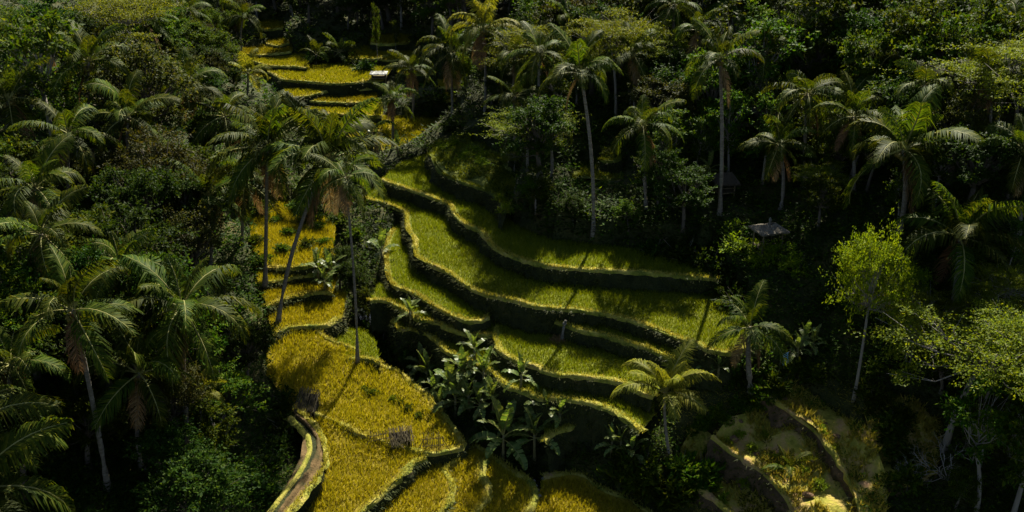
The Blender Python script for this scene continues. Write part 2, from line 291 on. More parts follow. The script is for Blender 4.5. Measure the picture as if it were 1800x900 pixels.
def resample(w, step):
    d = np.r_[0, np.cumsum(np.linalg.norm(np.diff(w[:, :2], axis=0), axis=1))]
    n = max(3, int(d[-1] / step)); s = np.linspace(0, d[-1], n)
    return np.c_[[np.interp(s, d, w[:, k]) for k in range(3)]].T
def inpoly(x, y, poly):
    x = np.asarray(x); y = np.asarray(y); r = np.zeros(x.shape, bool); n = len(poly)
    for i in range(n):
        x1, y1 = poly[i][:2]; x2, y2 = poly[(i + 1) % n][:2]
        if y1 == y2: continue
        r ^= ((y1 > y) != (y2 > y)) & (x < (x2 - x1) * (y - y1) / (y2 - y1) + x1)
    return r
OPENPX = []
for T in TER:
    lw = np.array([P(*q) for q in crv(T['lip'])]); step = 0.35 if lw[:, 1].mean() < 80 else 0.7
    T['lw'] = resample(lw, step); T['bw'] = np.array([P(*q) for q in T['back']])
    T['poly'] = np.vstack([T['lw'], T['bw']])
    for q in T['lip']: OPENPX.append((q[0], q[1] - 6))
    for q in T['back']: OPENPX.append((q[0], q[1] + 6))
OPENPX = np.array(OPENPX)

def polyz(T, x, y):                     # surface height inside a terrace (inverse distance over its outline)
    pw = T['poly'][::3] if len(T['poly']) > 30 else T['poly']
    if np.ptp(T['poly'][:, 2]) < 1e-6: return np.full(np.shape(x), T['poly'][0, 2])
    d = (np.asarray(x)[..., None] - pw[:, 0]) ** 2 + (np.asarray(y)[..., None] - pw[:, 1]) ** 2 + 0.05
    wt = d ** -1.5; return (wt * pw[:, 2]).sum(-1) / wt.sum(-1)

# ------------------------------------------------------------------ ground height field
CTRL = [W(640,63,-5), W(690,57,-6.6), W(735,52.4,-7.2), W(790,48.6,-7.4), W(850,46.6,-7.4), W(910,45.6,-7.4), W(985,45.4,-7.2), W(1080,42.6,-7.8), W(1150,40,-8.4), W(1230,37,-9), W(1280,33,-10), W(740,55.6,-5), W(775,51.8,-5.2), W(800,50.6,-5.0), W(850,49.6,-4.8), W(900,48.6,-5.0), W(950,47.8,-5.4), W(560,66,-3), W(620,70,-2)]
for q in [(480,700,-3.9),(460,800,-4.4),(430,900,-4.6),(190,862,-2),(335,800,-3),(0,900,-1),(100,700,1),(300,650,0),(450,600,-2.2),(440,500,-1),(300,450,2),(100,450,3),(350,330,2.5),(420,250,1.5),(200,250,6),(0,250,7),(300,100,8),(100,50,12),(420,60,6),
          (800,60,8),(770,200,3.2),(805,225,3.2),(860,300,3.8),(905,330,3.8),(905,395,2.4),(1000,430,2.2),(1100,440,2.0),(1200,455,2.0),(1290,500,1.2),(1330,580,0),(1040,425,2.1),(1135,365,3.8),(1265,385,3.6),(1345,420,3.2),(1050,290,4.5),(1050,200,6.8),(1200,250,6),(1400,300,5.6),(1140,766,-3.5),(1168,792,-4.7),(1230,706,-3.4),(1255,655,-2.1),(1190,680,-2.9),(1340,612,-0.3),(700,95,4.5),(740,118,3.7),(690,60,6),(660,90,4.7),(790,130,3.7),(1420,430,3.6),(1500,400,5),(1600,400,6),(1750,400,7),(1650,550,2),(1500,600,0.3),(1780,600,1.5),(1380,650,-1.4),(1270,690,-2.6),(1200,740,-3.8),(1182,820,-5.9),(1250,830,-6),(1330,880,-6.3),(1060,795,-5.6),(1560,750,-2.2),(1700,750,-1.5),(1600,880,-4.6),(1790,880,-3.5),(1200,885,-7.3),(900,200,6),(560,30,8),(600,245,0.3),(520,230,0.8),(440,140,2.6)]: CTRL.append(P(*q))
CTRL += [W(600,150,9), W(600,200,22), W(600,300,50), W(850,140,14), W(300,150,16), W(1000,100,14), W(1300,100,16), W(1700,100,20), W(1300,140,30), W(1700,75,12)]
CTRL += [np.array(q, float) for q in [(-300,300,80),(300,300,90),(300,0,50),(-300,0,40),(0,-150,-5),(200,100,55),(-200,100,45),(0,450,90),(-20,15,-4),(30,15,-8),(0,10,-12),(-60,40,6),(60,40,4),(-90,70,14),(95,70,22),(-15,30,-4.5),(-5,28,-7),(20,30,-9)]]
CTRL = np.array(CTRL)
_D = np.linalg.norm(CTRL[:, None, :2] - CTRL[None, :, :2], axis=2)
_n = len(CTRL); _A = np.zeros((_n + 3, _n + 3)); _A[:_n, :_n] = _D + np.eye(_n) * 0.3 * -1
_A[:_n, _n] = 1; _A[:_n, _n + 1:] = CTRL[:, :2]; _A[_n:, :_n] = _A[:_n, _n:].T
_wt = np.linalg.solve(_A, np.r_[CTRL[:, 2], 0, 0, 0])
def axis(a, b, fine, lo, hi, grow=1.18):
    m = list(np.arange(a, b + 1e-6, fine)); s = fine; p = m[-1]; out = m[:]
    while p < hi: s *= grow; p += s; out.append(p)
    s = fine; p = m[0]; pre = []
    while p > lo: s *= grow; p -= s; pre.append(p)
    return np.array(pre[::-1] + out)
GX, GY = axis(-46, 52, 0.5, -600, 600), axis(26, 128, 0.5, -300, 900)
XX, YY = np.meshgrid(GX, GY)
ZZ = np.empty(XX.shape)
for j in range(XX.shape[0]):
    d = np.sqrt((XX[j][:, None] - CTRL[:, 0]) ** 2 + (YY[j][:, None] - CTRL[:, 1]) ** 2)
    ZZ[j] = d @ _wt[:_n] + _wt[_n] + XX[j] * _wt[_n + 1] + YY[j] * _wt[_n + 2]
def vnoise(x, y, s, seed):
    r = np.random.default_rng(seed).random((64, 64)); x = np.asarray(x) / s; y = np.asarray(y) / s
    i = np.floor(x).astype(int); j = np.floor(y).astype(int); fx = x - i; fy = y - j; fx = fx * fx * (3 - 2 * fx); fy = fy * fy * (3 - 2 * fy)
    g = lambda a, b: r[a % 64, b % 64]
    return (g(i, j) * (1 - fx) + g(i + 1, j) * fx) * (1 - fy) + (g(i, j + 1) * (1 - fx) + g(i + 1, j + 1) * fx) * fy - 0.5
ZZ += vnoise(XX, YY, 5, 1) * 0.9 + vnoise(XX, YY, 1.7, 2) * 0.35
TOPZ = ZZ.copy()
for T in TER:
    po = T['poly']; x0, y0 = po[:, 0].min() - .5, po[:, 1].min() - .5; x1, y1 = po[:, 0].max() + .5, po[:, 1].max() + .5
    ix = np.where((GX > x0) & (GX < x1))[0]; iy = np.where((GY > y0) & (GY < y1))[0]
    sub = np.ix_(iy, ix); ins = np.zeros(XX[sub].shape, bool)
    for ox, oy in ((0, 0), (.3, 0), (-.3, 0), (0, .3), (0, -.3)): ins |= inpoly(XX[sub] + ox, YY[sub] + oy, po)
    pz = polyz(T, XX[sub], YY[sub])
    t = ZZ[sub]; t[ins] = np.minimum(t[ins], pz[ins] - 0.55); ZZ[sub] = t
    T['ins'] = (sub, inpoly(XX[sub], YY[sub], po), pz)
TOPZ = ZZ.copy()
for T in TER:
    sub, ins, pz = T.pop('ins'); t = TOPZ[sub]; t[ins] = np.maximum(t[ins], pz[ins]); TOPZ[sub] = t
def hgt(x, y, Z=None):
    Z = TOPZ if Z is None else Z
    x = np.asarray(x, float); y = np.asarray(y, float)
    i = np.clip(np.searchsorted(GX, x) - 1, 0, len(GX) - 2); j = np.clip(np.searchsorted(GY, y) - 1, 0, len(GY) - 2)
    fx = (x - GX[i]) / (GX[i + 1] - GX[i]); fy = (y - GY[j]) / (GY[j + 1] - GY[j])
    return (Z[j, i] * (1 - fx) + Z[j, i + 1] * fx) * (1 - fy) + (Z[j + 1, i] * (1 - fx) + Z[j + 1, i + 1] * fx) * fy
def ground_at(u, v):                    # first meeting of a sight line with the land, vectorised
    u = np.atleast_1d(np.asarray(u, float)); v = np.atleast_1d(np.asarray(v, float))
    dx = (u - 900) / F; dy = (450 - v) / F
    D = np.c_[dx, CP + dy * SP, -SP + dy * CP]; t = np.full(len(u), 28.0); done = np.zeros(len(u), bool)
    for k in range(900):
        p = D * t[:, None]; done |= (p[:, 2] + CAMZ) <= hgt(p[:, 0], p[:, 1]); 
        if done.all(): break
        t[~done] += 0.25
    p = D * t[:, None]; p[:, 2] = hgt(p[:, 0], p[:, 1]); return p

nx, ny = len(GX), len(GY)
idx = np.arange(nx * ny).reshape(ny, nx)
quads = np.c_[idx[:-1, :-1].ravel(), idx[:-1, 1:].ravel(), idx[1:, 1:].ravel(), idx[1:, :-1].ravel()]
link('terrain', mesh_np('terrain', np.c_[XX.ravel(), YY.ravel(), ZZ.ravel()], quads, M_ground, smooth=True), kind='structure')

# ------------------------------------------------------------------ grass / rice builders
def blades(pts, hmin, hmax, wd, lean, nb, seed, up=None):
    rg = np.random.default_rng(seed); n = len(pts)
    c = np.repeat(pts, nb, axis=0); m = n * nb
    c = c + np.c_[rg.normal(0, 0.03, (m, 2)), np.zeros(m)]
    a = rg.random(m) * 2 * np.pi; h = rg.uniform(hmin, hmax, m); l = rg.random(m) * lean * h; b = rg.random(m) * 2 * np.pi
    s = np.c_[np.cos(a), np.sin(a), np.zeros(m)] * (wd * rg.uniform(0.7, 1.3, m))[:, None]
    tip = c + np.c_[np.cos(b) * l, np.sin(b) * l, h]
    if up is not None: tip = tip + np.repeat(up, nb, axis=0) * h[:, None]
    V = np.stack([c - s, c + s, tip], 1).reshape(-1, 3)
    return V, np.arange(3 * m).reshape(-1, 3)
def unit(v): return v / (np.linalg.norm(v, axis=-1, keepdims=True) + 1e-9)
def leaves(cen, dirs, nor, ln, wr, mat, name, fold=0.25):
    dirs = unit(dirs); side = unit(np.cross(dirs, nor)); nor = np.cross(side, dirs)
    ln = ln[:, None]; a = cen; tip = cen + dirs * ln; mid = cen + dirs * ln * 0.45 - nor * ln * 0.04
    l = mid + side * ln * wr * 0.5 - nor * ln * wr * fold; r = mid - side * ln * wr * 0.5 - nor * ln * wr * fold
    V = np.stack([a, l, tip, r], 1).reshape(-1, 3)
    return mesh_np(name, V, np.arange(len(V)).reshape(-1, 4), mat)
def dist_line(p, line):
    d = np.full(len(p), 1e9)
    for i in range(len(line) - 1):
        a = line[i, :2]; b = line[i + 1, :2]; ab = b - a; t = np.clip(((p - a) @ ab) / (ab @ ab + 1e-9), 0, 1)
        d = np.minimum(d, np.linalg.norm(p - (a + t[:, None] * ab), axis=1))
    return d
STY = {G: (M_mud, L_green, M_bund), O: (M_mudg, L_gold, M_bund), FA: (M_mudg, L_far, M_bund), RO: (M_rough, L_dry, M_rough), GB: (M_turf, L_turf, M_turf), DI: (M_dirt, None, M_bund)}
for ti, T in enumerate(TER):
    mtop, mrice, mb = STY[T['style']]; lw, po = T['lw'], T['poly']; far = lw[:, 1].mean() > 80
    # top surface
    x0, y0 = po[:, :2].min(0); x1, y1 = po[:, :2].max(0); st = (1.2 if T['style'] not in (RO, GB) else .5) if not far else 2.5
    gx, gy = np.meshgrid(np.arange(x0, x1, st), np.arange(y0, y1, st)); gp = np.c_[gx.ravel(), gy.ravel()]
    k = inpoly(gp[:, 0], gp[:, 1], po); gp = gp[k]
    if len(gp): gp = gp[dist_line(gp, np.vstack([po, po[:1]])) > 0.4]
    allp = np.vstack([po[:, :2], gp]); n0 = len(po)
    r = mgeo.delaunay_2d_cdt([Vector(q) for q in allp], [], [list(range(n0))], 1, 1e-4)
    v2 = np.array([(q.x, q.y) for q in r[0]]); zt = polyz(T, v2[:, 0], v2[:, 1])
    if T['style'] in (RO, GB): zt = zt + vnoise(v2[:, 0], v2[:, 1], 2.2, 5) * 0.8 + vnoise(v2[:, 0], v2[:, 1], 1.2, 6) * .4
    name = {G: 'rice_terrace', O: 'rice_terrace', FA: 'rice_terrace', RO: 'grass_bank', GB: 'grass_bank', DI: 'dirt_path'}[T['style']]
    top = link(name, mesh_np(name, np.c_[v2, zt], [q for q in r[2] if len(q) == 3], mtop, smooth=True), kind='structure')
    # lip and riser
    tg = np.gradient(lw[:, :2], axis=0); tg /= np.linalg.norm(tg, axis=1)[:, None] + 1e-9
    ker = np.ones(5) / 5; tg = np.c_[np.convolve(np.pad(tg[:, 0], 2, 'edge'), ker, 'valid'), np.convolve(np.pad(tg[:, 1], 2, 'edge'), ker, 'valid')]
    tg /= np.linalg.norm(tg, axis=1)[:, None] + 1e-9
    nr = np.c_[tg[:, 1], -tg[:, 0]]; rg = np.random.default_rng(100 + ti); m = len(lw)
    sc = 1.0 if T['style'] != RO else 0.8; dp = T['depth']
    prof = [(-.34, -.04), (-.28, .05), (-.18, .10), (-.05, .11), (.03, .05), (.10, -.12), (.16, -.45), (.24, -.9), (.34, -1.4), (.5, -max(dp, 1.7))]
    wid_ = 1 + 1.1 * np.convolve(np.pad(rg.uniform(-1, 1, m), 2, 'edge'), np.ones(5) / 5, 'valid')
    wob = np.convolve(np.pad(rg.normal(0, 1, m), 3, 'edge'), np.ones(7) / 7, 'valid'); rows = []
    for d, dz in prof:
        jit = rg.normal(0, 0.05 if dz > -.2 else 0.11, m); jz = rg.normal(0, 0.03 if dz > -.2 else .06, m)
        off = d * sc * wid_ + wob * (0.2 if T['style'] != RO else .55) + jit
        rows.append(np.c_[lw[:, :2] + nr * off[:, None], lw[:, 2] + dz + jz + wob * (.08 if T['style'] != RO else .22)])
    V = np.stack(rows, 1).reshape(-1, 3); kk = len(prof); ii = np.arange(m * kk).reshape(m, kk)
    Q = np.c_[ii[:-1, :-1].ravel(), ii[:-1, 1:].ravel(), ii[1:, 1:].ravel(), ii[1:, :-1].ravel()]
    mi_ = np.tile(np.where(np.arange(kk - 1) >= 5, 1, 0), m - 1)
    link('bund', mesh_np('bund', V, Q, [mb, M_riser if T['style'] != RO else M_dirtdark], mi_, smooth=True), top)  # M_riser carries painted shade on the lower profile rows
    # grass on lip and riser
    dens = (34 if not far else 10) if T['style'] != RO else 16
    nn = int(m * (0.35 if not far else 0.7) * dens) + 4
    i = rg.integers(0, m, nn); d = rg.uniform(-.32, .05, nn)
    pt = np.c_[lw[i, :2] + nr[i] * d[:, None] + tg[i] * rg.uniform(-.2, .2, nn)[:, None], lw[i, 2] + .08]
    V1, F1 = blades(pt, .10, .26 if not far else .3, .022 if not far else .05, .8, 3, 200 + ti)
    nd = int(nn * 1.7); i = rg.integers(0, m, nd); q = rg.random(nd)
    pt = np.c_[lw[i, :2] + nr[i] * (.1 + q * .25)[:, None] + tg[i] * rg.uniform(-.2, .2, nd)[:, None], lw[i, 2] - q * min(dp, 1.8)]
    up = np.c_[nr[i] * 0.8, np.full(nd, -1.1)]
    V2, F2 = blades(pt, .15, .4, .03 if not far else .06, .5, 3, 300 + ti, up)
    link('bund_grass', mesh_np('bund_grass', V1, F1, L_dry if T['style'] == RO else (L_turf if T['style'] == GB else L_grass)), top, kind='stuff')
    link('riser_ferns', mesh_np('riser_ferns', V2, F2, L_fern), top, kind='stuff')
    if mrice is None: continue
    area = 0.5 * abs(np.dot(po[:, 0], np.roll(po[:, 1], 1)) - np.dot(po[:, 1], np.roll(po[:, 0], 1)))
    den = {G: 44, O: 44, FA: 22, RO: 34, GB: 30}[T['style']]
    ncand = int(area * den * (x1 - x0) * (y1 - y0) / max(area, 1)); ncand = min(ncand, 120000)
    if T['style'] in (G, O):
        mid_ = len(lw) // 2; aa = math.atan2(tg[mid_, 1], tg[mid_, 0]); Lr = math.hypot(x1 - x0, y1 - y0) / 2 + 1; sp_ = .15
        ga, gb = np.meshgrid(np.arange(-Lr, Lr, sp_), np.arange(-Lr, Lr, sp_)); ga = ga.ravel() + rg.normal(0, .045, ga.size); gb = gb.ravel() + rg.normal(0, .022, gb.size)
        cp = np.c_[(x0 + x1) / 2 + ga * math.cos(aa) - gb * math.sin(aa), (y0 + y1) / 2 + ga * math.sin(aa) + gb * math.cos(aa)]
    else: cp = np.c_[rg.uniform(x0, x1, ncand), rg.uniform(y0, y1, ncand)]
    cp = cp[inpoly(cp[:, 0], cp[:, 1], po)]
    if len(cp) == 0: continue
    cp = cp[dist_line(cp, lw) > (.36 if T['style'] != RO else .1) + 0.12 * rg.random(len(cp))]
    if T['style'] in (RO, GB): cp = cp[vnoise(cp[:, 0], cp[:, 1], 1.3, 9) + 0.6 * vnoise(cp[:, 0], cp[:, 1], 3.7, 8) > -0.22]
    if len(cp) == 0: continue
    cz = polyz(T, cp[:, 0], cp[:, 1])
    if T['style'] in (RO, GB): cz = cz + vnoise(cp[:, 0], cp[:, 1], 2.2, 5) * 0.8 + vnoise(cp[:, 0], cp[:, 1], 1.2, 6) * .4
    hs = {G: (.26, .36), O: (.3, .44), FA: (.3, .4), RO: (.16, .5), GB: (.16, .42)}[T['style']]
    wd = {G: .024, O: .028, FA: .055, RO: .05, GB: .045}[T['style']]
    V, Fc = blades(np.c_[cp, cz - .03], hs[0], hs[1], wd, 1.1, 4, 400 + ti)
    # uneven stand height
    V[2::3, 2] += np.repeat(vnoise(cp[:, 0], cp[:, 1], 1.6, 3) * 0.12 + vnoise(cp[:, 0], cp[:, 1], .4, 4) * (0.06 if T['style'] == G else .13), 4)
    link('rice' if T['style'] not in (RO, GB) else 'rough_grass', mesh_np('rice', V, Fc, mrice), top, kind='stuff')
    if T['style'] in (RO, GB):
        kx = vnoise(cp[:, 0], cp[:, 1], 1.9, 12) > .02; wp = np.c_[cp, cz][kx][::2]
        if len(wp):
            wp = np.repeat(wp, 9, axis=0); nw = len(wp); th = rg.random(nw) * 6.283
            cen = wp + np.c_[np.cos(th) * rg.random(nw) * .25, np.sin(th) * rg.random(nw) * .25, rg.random(nw) * .3]; nn_ = rg.normal(0, .4, (nw, 3)); nn_[:, 2] += 1
            link('weeds', leaves(cen, np.c_[np.cos(th), np.sin(th), rg.uniform(-.2, .8, nw)], nn_, rg.uniform(.1, .26, nw), .4, L_mid, 'weeds'), top, kind='stuff')

# ------------------------------------------------------------------ vegetation meshes
def frond_mesh(elev, bend, seed, mat, nl=56, hang=1.25, lw=0.0125, tw=None):
    rg = np.random.default_rng(seed); S = 14; s = np.linspace(0, 1, S + 1)
    ang = R(elev) - R(bend) * s ** 1.3
    dx = np.cos(ang) / S; dz = np.sin(ang) / S
    px = np.r_[0, np.cumsum(dx[:-1])]; pz = np.r_[0, np.cumsum(dz[:-1])]; yb = rg.normal(0, .05) * s ** 2
    mb = MB(); mb.tube([(px[i], yb[i], pz[i]) for i in range(0, S + 1, 2)], [0.014 * (1 - .85 * s[i]) + .0015 for i in range(0, S + 1, 2)], 4, False)
    V = [np.array(mb.v)]; Fq = [np.array(mb.f)]; mi = [np.ones(len(mb.f), int)]; tw = rg.normal(0, 25) if tw is None else tw
    for sd in (-1, 1):
        q = np.linspace(.13, .995, nl) + rg.normal(0, .004, nl); q = np.clip(q, 0, 1)
        p = np.c_[np.interp(q, s, px), np.interp(q, s, yb), np.interp(q, s, pz)]; an = np.interp(q, s, ang)
        t = np.c_[np.cos(an), 0 * an, np.sin(an)]; n = np.c_[-np.sin(an), 0 * an, np.cos(an)]; b = np.tile((0, 1.0, 0), (nl, 1))
        tr = R(tw) * q; bb = b * np.cos(tr)[:, None] + n * np.sin(tr)[:, None]; n2 = n * np.cos(tr)[:, None] - b * np.sin(tr)[:, None]
        ln = (0.29 * np.sin(np.pi * (q * .8 + .16)) ** .7 + .02) * rg.uniform(.8, 1.1, nl); sw = R(28) + R(30) * q + rg.normal(0, .1, nl)
        d1 = unit(bb * sd * np.cos(sw)[:, None] + t * np.sin(sw)[:, None] + n2 * 0.22)
        d2 = unit(d1 * .75 + np.array((0, 0, -1.0)) * (hang * rg.uniform(.5, 1.15, nl))[:, None])
        wv = t * (lw * rg.uniform(.7, 1.2, nl))[:, None]
        m1 = p + d1 * (ln * .5)[:, None]; e = m1 + d2 * (ln * .55)[:, None]
        base = sum(len(x) for x in V)
        V.append(np.stack([p - wv * .6, p + wv * .6, m1 + wv, m1 - wv, e + wv * .15, e - wv * .15], 1).reshape(-1, 3))
        k = base + np.arange(nl)[:, None] * 6
        Fq.append(np.vstack([k + [0, 1, 2, 3], k + [3, 2, 4, 5]])); mi.append(np.zeros(2 * nl, int))
    return mesh_np('frond', np.vstack(V), np.vstack(Fq), [mat, M_rachis if mat is not L_dead else L_dead], np.concatenate(mi))
CLS = [(80, 55), (68, 60), (50, 85), (33, 90), (15, 85), (-8, 75), (-35, 50)]
FR = {}
for key, mt in (('g', L_palm), ('y', L_palmy)):
    FR[key] = [[frond_mesh(e + (-6, 0, 7, 2)[k], b + (-14, 0, 14, 30)[k], 10 * i + k, mt, hang=(1.0, 1.3, 1.6, 1.9)[k]) for k in range(4)] for i, (e, b) in enumerate(CLS)]
FDEAD = [frond_mesh(-62, 22, 900 + k, L_dead, hang=1.3) for k in range(2)]
def nuts_mesh():
    b = MB()
    for k in range(9):
        a = k * 2.4; b.ball((.3 * math.cos(a), .3 * math.sin(a), -.25 - .12 * (k % 3)), .14, 6, 4, (1, 1, 1.2))
    return b.mesh('coconut_bunch', M_nut, True)
M_nut = mat_solid('coconut_husk', [(0.3, (0.07, 0.08, 0.015)), (0.7, (0.2, 0.13, 0.03))], 3.0, 0.5, 0.1, 6)
NUTS = nuts_mesh()
def palm(label, crown, base, rpx, key='g', n=20, group=None, dead=2, tr=0.16, nuts=True, basez=None, lowcut=0, name='coconut_palm', yadd=0.0, upright=0):
    b = ground_at(*base)[0] if basez is None else P(base[0], base[1], basez)
    c = atY(crown[0], crown[1], b[1] + yadd); dep = proj(c)[2]; L = 1.16 * rpx * dep / F
    rg = random.Random(int(crown[0] * 7 + crown[1])); b[2] -= .25
    t = thing(name, b, label, 'palm tree', group)
    h = c - b; mid = h * .5 + np.array((rg.uniform(-.5, .5) - h[0] * .18, rg.uniform(-.3, .3), 0)); pts = []; rad = []; S = 12
    for i in range(S + 1):
        s = i / S; q = 2 * s * (1 - s) * mid + s * s * h; pts.append(q); rad.append(tr * (1.55 - .9 * min(1, s * 6)) if s < .17 else tr * (1.0 - .35 * s))
        if i < S: s2 = s + .5 / S; pts.append(2 * s2 * (1 - s2) * mid + s2 * s2 * h); rad.append(rad[-1] * .93)
    mb = MB(); mb.tube(pts, rad, 8); link('trunk', mb.mesh('trunk', M_trunk, True), t)
    ax = rg.random() * 6.28
    n = int(n * .85); tilt = (rg.uniform(-.2, .2), rg.uniform(-.2, .2))
    for i in range(n):
        f = (i + .5) / n; ci = f * (len(CLS) - lowcut - upright * .9) + rg.uniform(-.35, .35); ci = int(min(len(CLS) - 1 - lowcut, max(0, ci)))
        a = ax + i * 2.39996 + rg.uniform(-.25, .25); l = L * rg.uniform(.86, 1.12) * (0.66 if ci == 0 else 1)
        o = link('frond', FR[key][ci][rg.randrange(4)], t, h + np.array((.10 * math.cos(a), .10 * math.sin(a), .12 - .03 * ci)), (tilt[0] + rg.uniform(-.14, .14), tilt[1] + rg.uniform(-.14, .14), a), l)
    for i in range(dead):
        a = rg.random() * 6.28; link('dead_frond', FDEAD[i % 2], t, h + np.array((.1 * math.cos(a), .1 * math.sin(a), -.15)), (0, 0, a), L * rg.uniform(.7, .95))
    if nuts: link('coconut_bunch', NUTS, t, h, (0, 0, ax), max(.7, min(1.1, L / 4)))
    return t

def tree_mesh(kind, seed):
    """unit tree about 1 high: returns (trunk mesh, crown mesh)"""
    rg = np.random.default_rng(seed); mb = MB(); C = []; D = []; N = []; Ln = []
    cfg = dict(round=(36, 270, .029, .34, .62, .055, .5, L_dark, M_bark), mid=(32, 240, .034, .36, .60, .06, .5, L_mid, M_bark), olive=(36, 280, .025, .36, .60, .065, .5, L_olive, M_bark),
               lime=(34, 380, .022, .32, .70, .075, .42, L_lime, M_pale), acacia=(48, 430, .0175, .55, .76, .095, .46, L_acacia, M_pale), sparse=(16, 120, .036, .2, .7, .055, .42, L_mid, M_pale),
               tall=(22, 170, .034, .2, .66, .06, .45, L_mid, M_pale), brown=(24, 150, .04, .4, .45, .07, .6, L_brown, M_bark))[kind]
    nc, nl, ls, rad, cz, cs, wr, lm, bm = cfg
    hz = {'acacia': .17, 'lime': .22, 'sparse': .32, 'tall': .34, 'brown': .4}.get(kind, .34)
    lean = rg.normal(0, .05, 2); fork = cz - hz * .75
    tp = [np.array((lean[0] * s * s, lean[1] * s * s, s * fork)) for s in np.linspace(0, 1, 5)]
    tk = .014 if kind in ('sparse', 'tall', 'lime', 'acacia') else .024
    mb.tube(tp, [tk * (1.35 - .5 * i / 4) if i else tk * 1.8 for i in range(5)], 7)
    top = tp[-1]; axis_top = top + np.array((0, 0, hz * .9)); mb.tube([top, top * .5 + axis_top * .5 + rg.normal(0, .01, 3), axis_top], [tk * .8, tk * .5, tk * .15], 5)
    for k in range(nc):
        while True:
            q = rg.uniform(-1, 1, 3); r = np.linalg.norm(q)
            if r < 1 and r > (.45 if kind != 'acacia' else .1): break
        if kind not in ('sparse', 'tall') and q[2] < -.55: q[2] *= -.6
        c = np.array((q[0] * rad, q[1] * rad, cz + q[2] * hz)) + np.array((*lean, 0))
        if kind == 'acacia': c[2] = cz + round(q[2] * 2.2) / 2.2 * hz + rg.normal(0, .015) - .10 * (q[0] ** 2 + q[1] ** 2)
        s0 = top + (axis_top - top) * rg.uniform(0, .6) * max(0, min(1, (c[2] - top[2]) / (hz * 1.2)))
        m = s0 * .45 + c * .55 + np.array((0, 0, -.04 + rg.normal(0, .02)))
        mb.tube([s0, m, c], [tk * .42, tk * .26, tk * .08], 4, False)
        for _ in range(2):
            e = c + rg.normal(0, cs, 3) * np.array((1.1, 1.1, .6)); mb.tube([m, e], [tk * .2, tk * .06], 3, False)
        n = int(nl * rg.uniform(.6, 1.3)); fl = .2 if kind == 'acacia' else .62
        sz = cs * rg.uniform(.8, 1.35)
        # leaves sit on twig sprays inside the clump, so gaps stay between them
        nt_ = 14; tw = rg.normal(0, 1, (nt_, 3)) * np.array((1, 1, fl)) * sz * 1.15; wi = rg.integers(0, nt_, n); al = rg.random(n) ** .5
        pos = c + tw[wi] * al[:, None] + rg.normal(0, sz * .2, (n, 3)) * np.array((1, 1, fl))
        d = unit(tw[wi]) * .7 + rg.normal(0, .55, (n, 3)); d[:, 2] -= .25
        nn = rg.normal(0, .55, (n, 3)); nn[:, 2] += 1.0
        C.append(pos); D.append(d); N.append(nn); Ln.append(ls * rg.uniform(.6, 1.25, n))
    cr = leaves(np.vstack(C), np.vstack(D), np.vstack(N), np.concatenate(Ln), wr, lm, 'crown')
    return mb.mesh('trunk', bm, True), cr
TREES = {k: [tree_mesh(k, 50 + 10 * i + j) for j in range(3)] for i, k in enumerate(('round', 'mid', 'olive', 'lime', 'acacia', 'sparse', 'tall', 'brown'))}
TN = dict(round='broadleaf_tree', mid='broadleaf_tree', olive='broadleaf_tree', lime='broadleaf_tree', acacia='acacia_tree', sparse='young_tree', tall='slender_tree', brown='shrub')
def tree(label, base, htop, kind, group=None, var=None, width=1.0, basez=None, name=None, pos=None):
    """base pixel on the land, top pixel row"""
    b = pos if pos is not None else (ground_at(*base)[0] if basez is None else P(base[0], base[1], basez))
    h = (atY(base[0], htop, b[1])[2] - b[2]) if pos is None else htop
    rg = random.Random(int(b[0] * 131 + b[1] * 17)); v = TREES[kind][rg.randrange(3) if var is None else var]
    t = thing(name or TN[kind], (b[0], b[1], b[2] - .15), label, 'tree' if kind != 'brown' else 'shrub', group, rg.random() * 6.28)
    sc = (h * width / .98, h * width / .98, h / .98)
    link('trunk', v[0], t, scale=sc); link('crown', v[1], t, scale=sc)
    return t

def bleaf_mesh(elev, bend, seed):
    rg = np.random.default_rng(seed); S = 12; s = np.linspace(0, 1, S + 1); ang = R(elev) - R(bend) * s ** 1.4
    px = np.r_[0, np.cumsum(np.cos(ang) / S)[:-1]]; pz = np.r_[0, np.cumsum(np.sin(ang) / S)[:-1]]
    mb = MB(); mb.tube([(px[i], 0, pz[i]) for i in range(0, S + 1, 2)], [.016 * (1 - .8 * s[i]) + .002 for i in range(0, S + 1, 2)], 4, False)
    V = list(mb.v); Fc = list(mb.f); mi = [1] * len(Fc)
    for sd in (-1, 1):
        for i in range(2, S):
            w0, w1 = [.155 * math.sin(math.pi * min(1, (q - .1) / .92) ** .8) ** .6 if q > .1 else 0 for q in (s[i], s[i + 1])]
            if i == S - 1: w1 = .01
            gap = .12 if rg.random() < .45 else 0.0; dr = rg.uniform(-.45, .12); b = len(V)
            nx0, nz0 = -math.sin(ang[i]), math.cos(ang[i])
            e0 = (px[i] + (px[i + 1] - px[i]) * gap, pz[i] + (pz[i + 1] - pz[i]) * gap)
            V += [(px[i], 0, pz[i]), (px[i + 1], 0, pz[i + 1]), (px[i + 1] + nx0 * w1 * .5 + .02, sd * w1 * .9, pz[i + 1] + nz0 * w1 * .25 + dr * w1), (e0[0] + nx0 * w0 * .5 + .02, sd * w0 * .9, e0[1] + nz0 * w0 * .25 + dr * w0)]
            Fc.append([b, b + 1, b + 2, b + 3]); mi.append(0)
    return mesh_np('leaf', V, np.array(Fc), [L_banana, M_rachis], mi)
BL = [[bleaf_mesh(e, b, 40 + i * 5 + k) for k in range(2)] for i, (e, b) in enumerate([(82, 25), (65, 60), (48, 85), (28, 90), (5, 80)])]
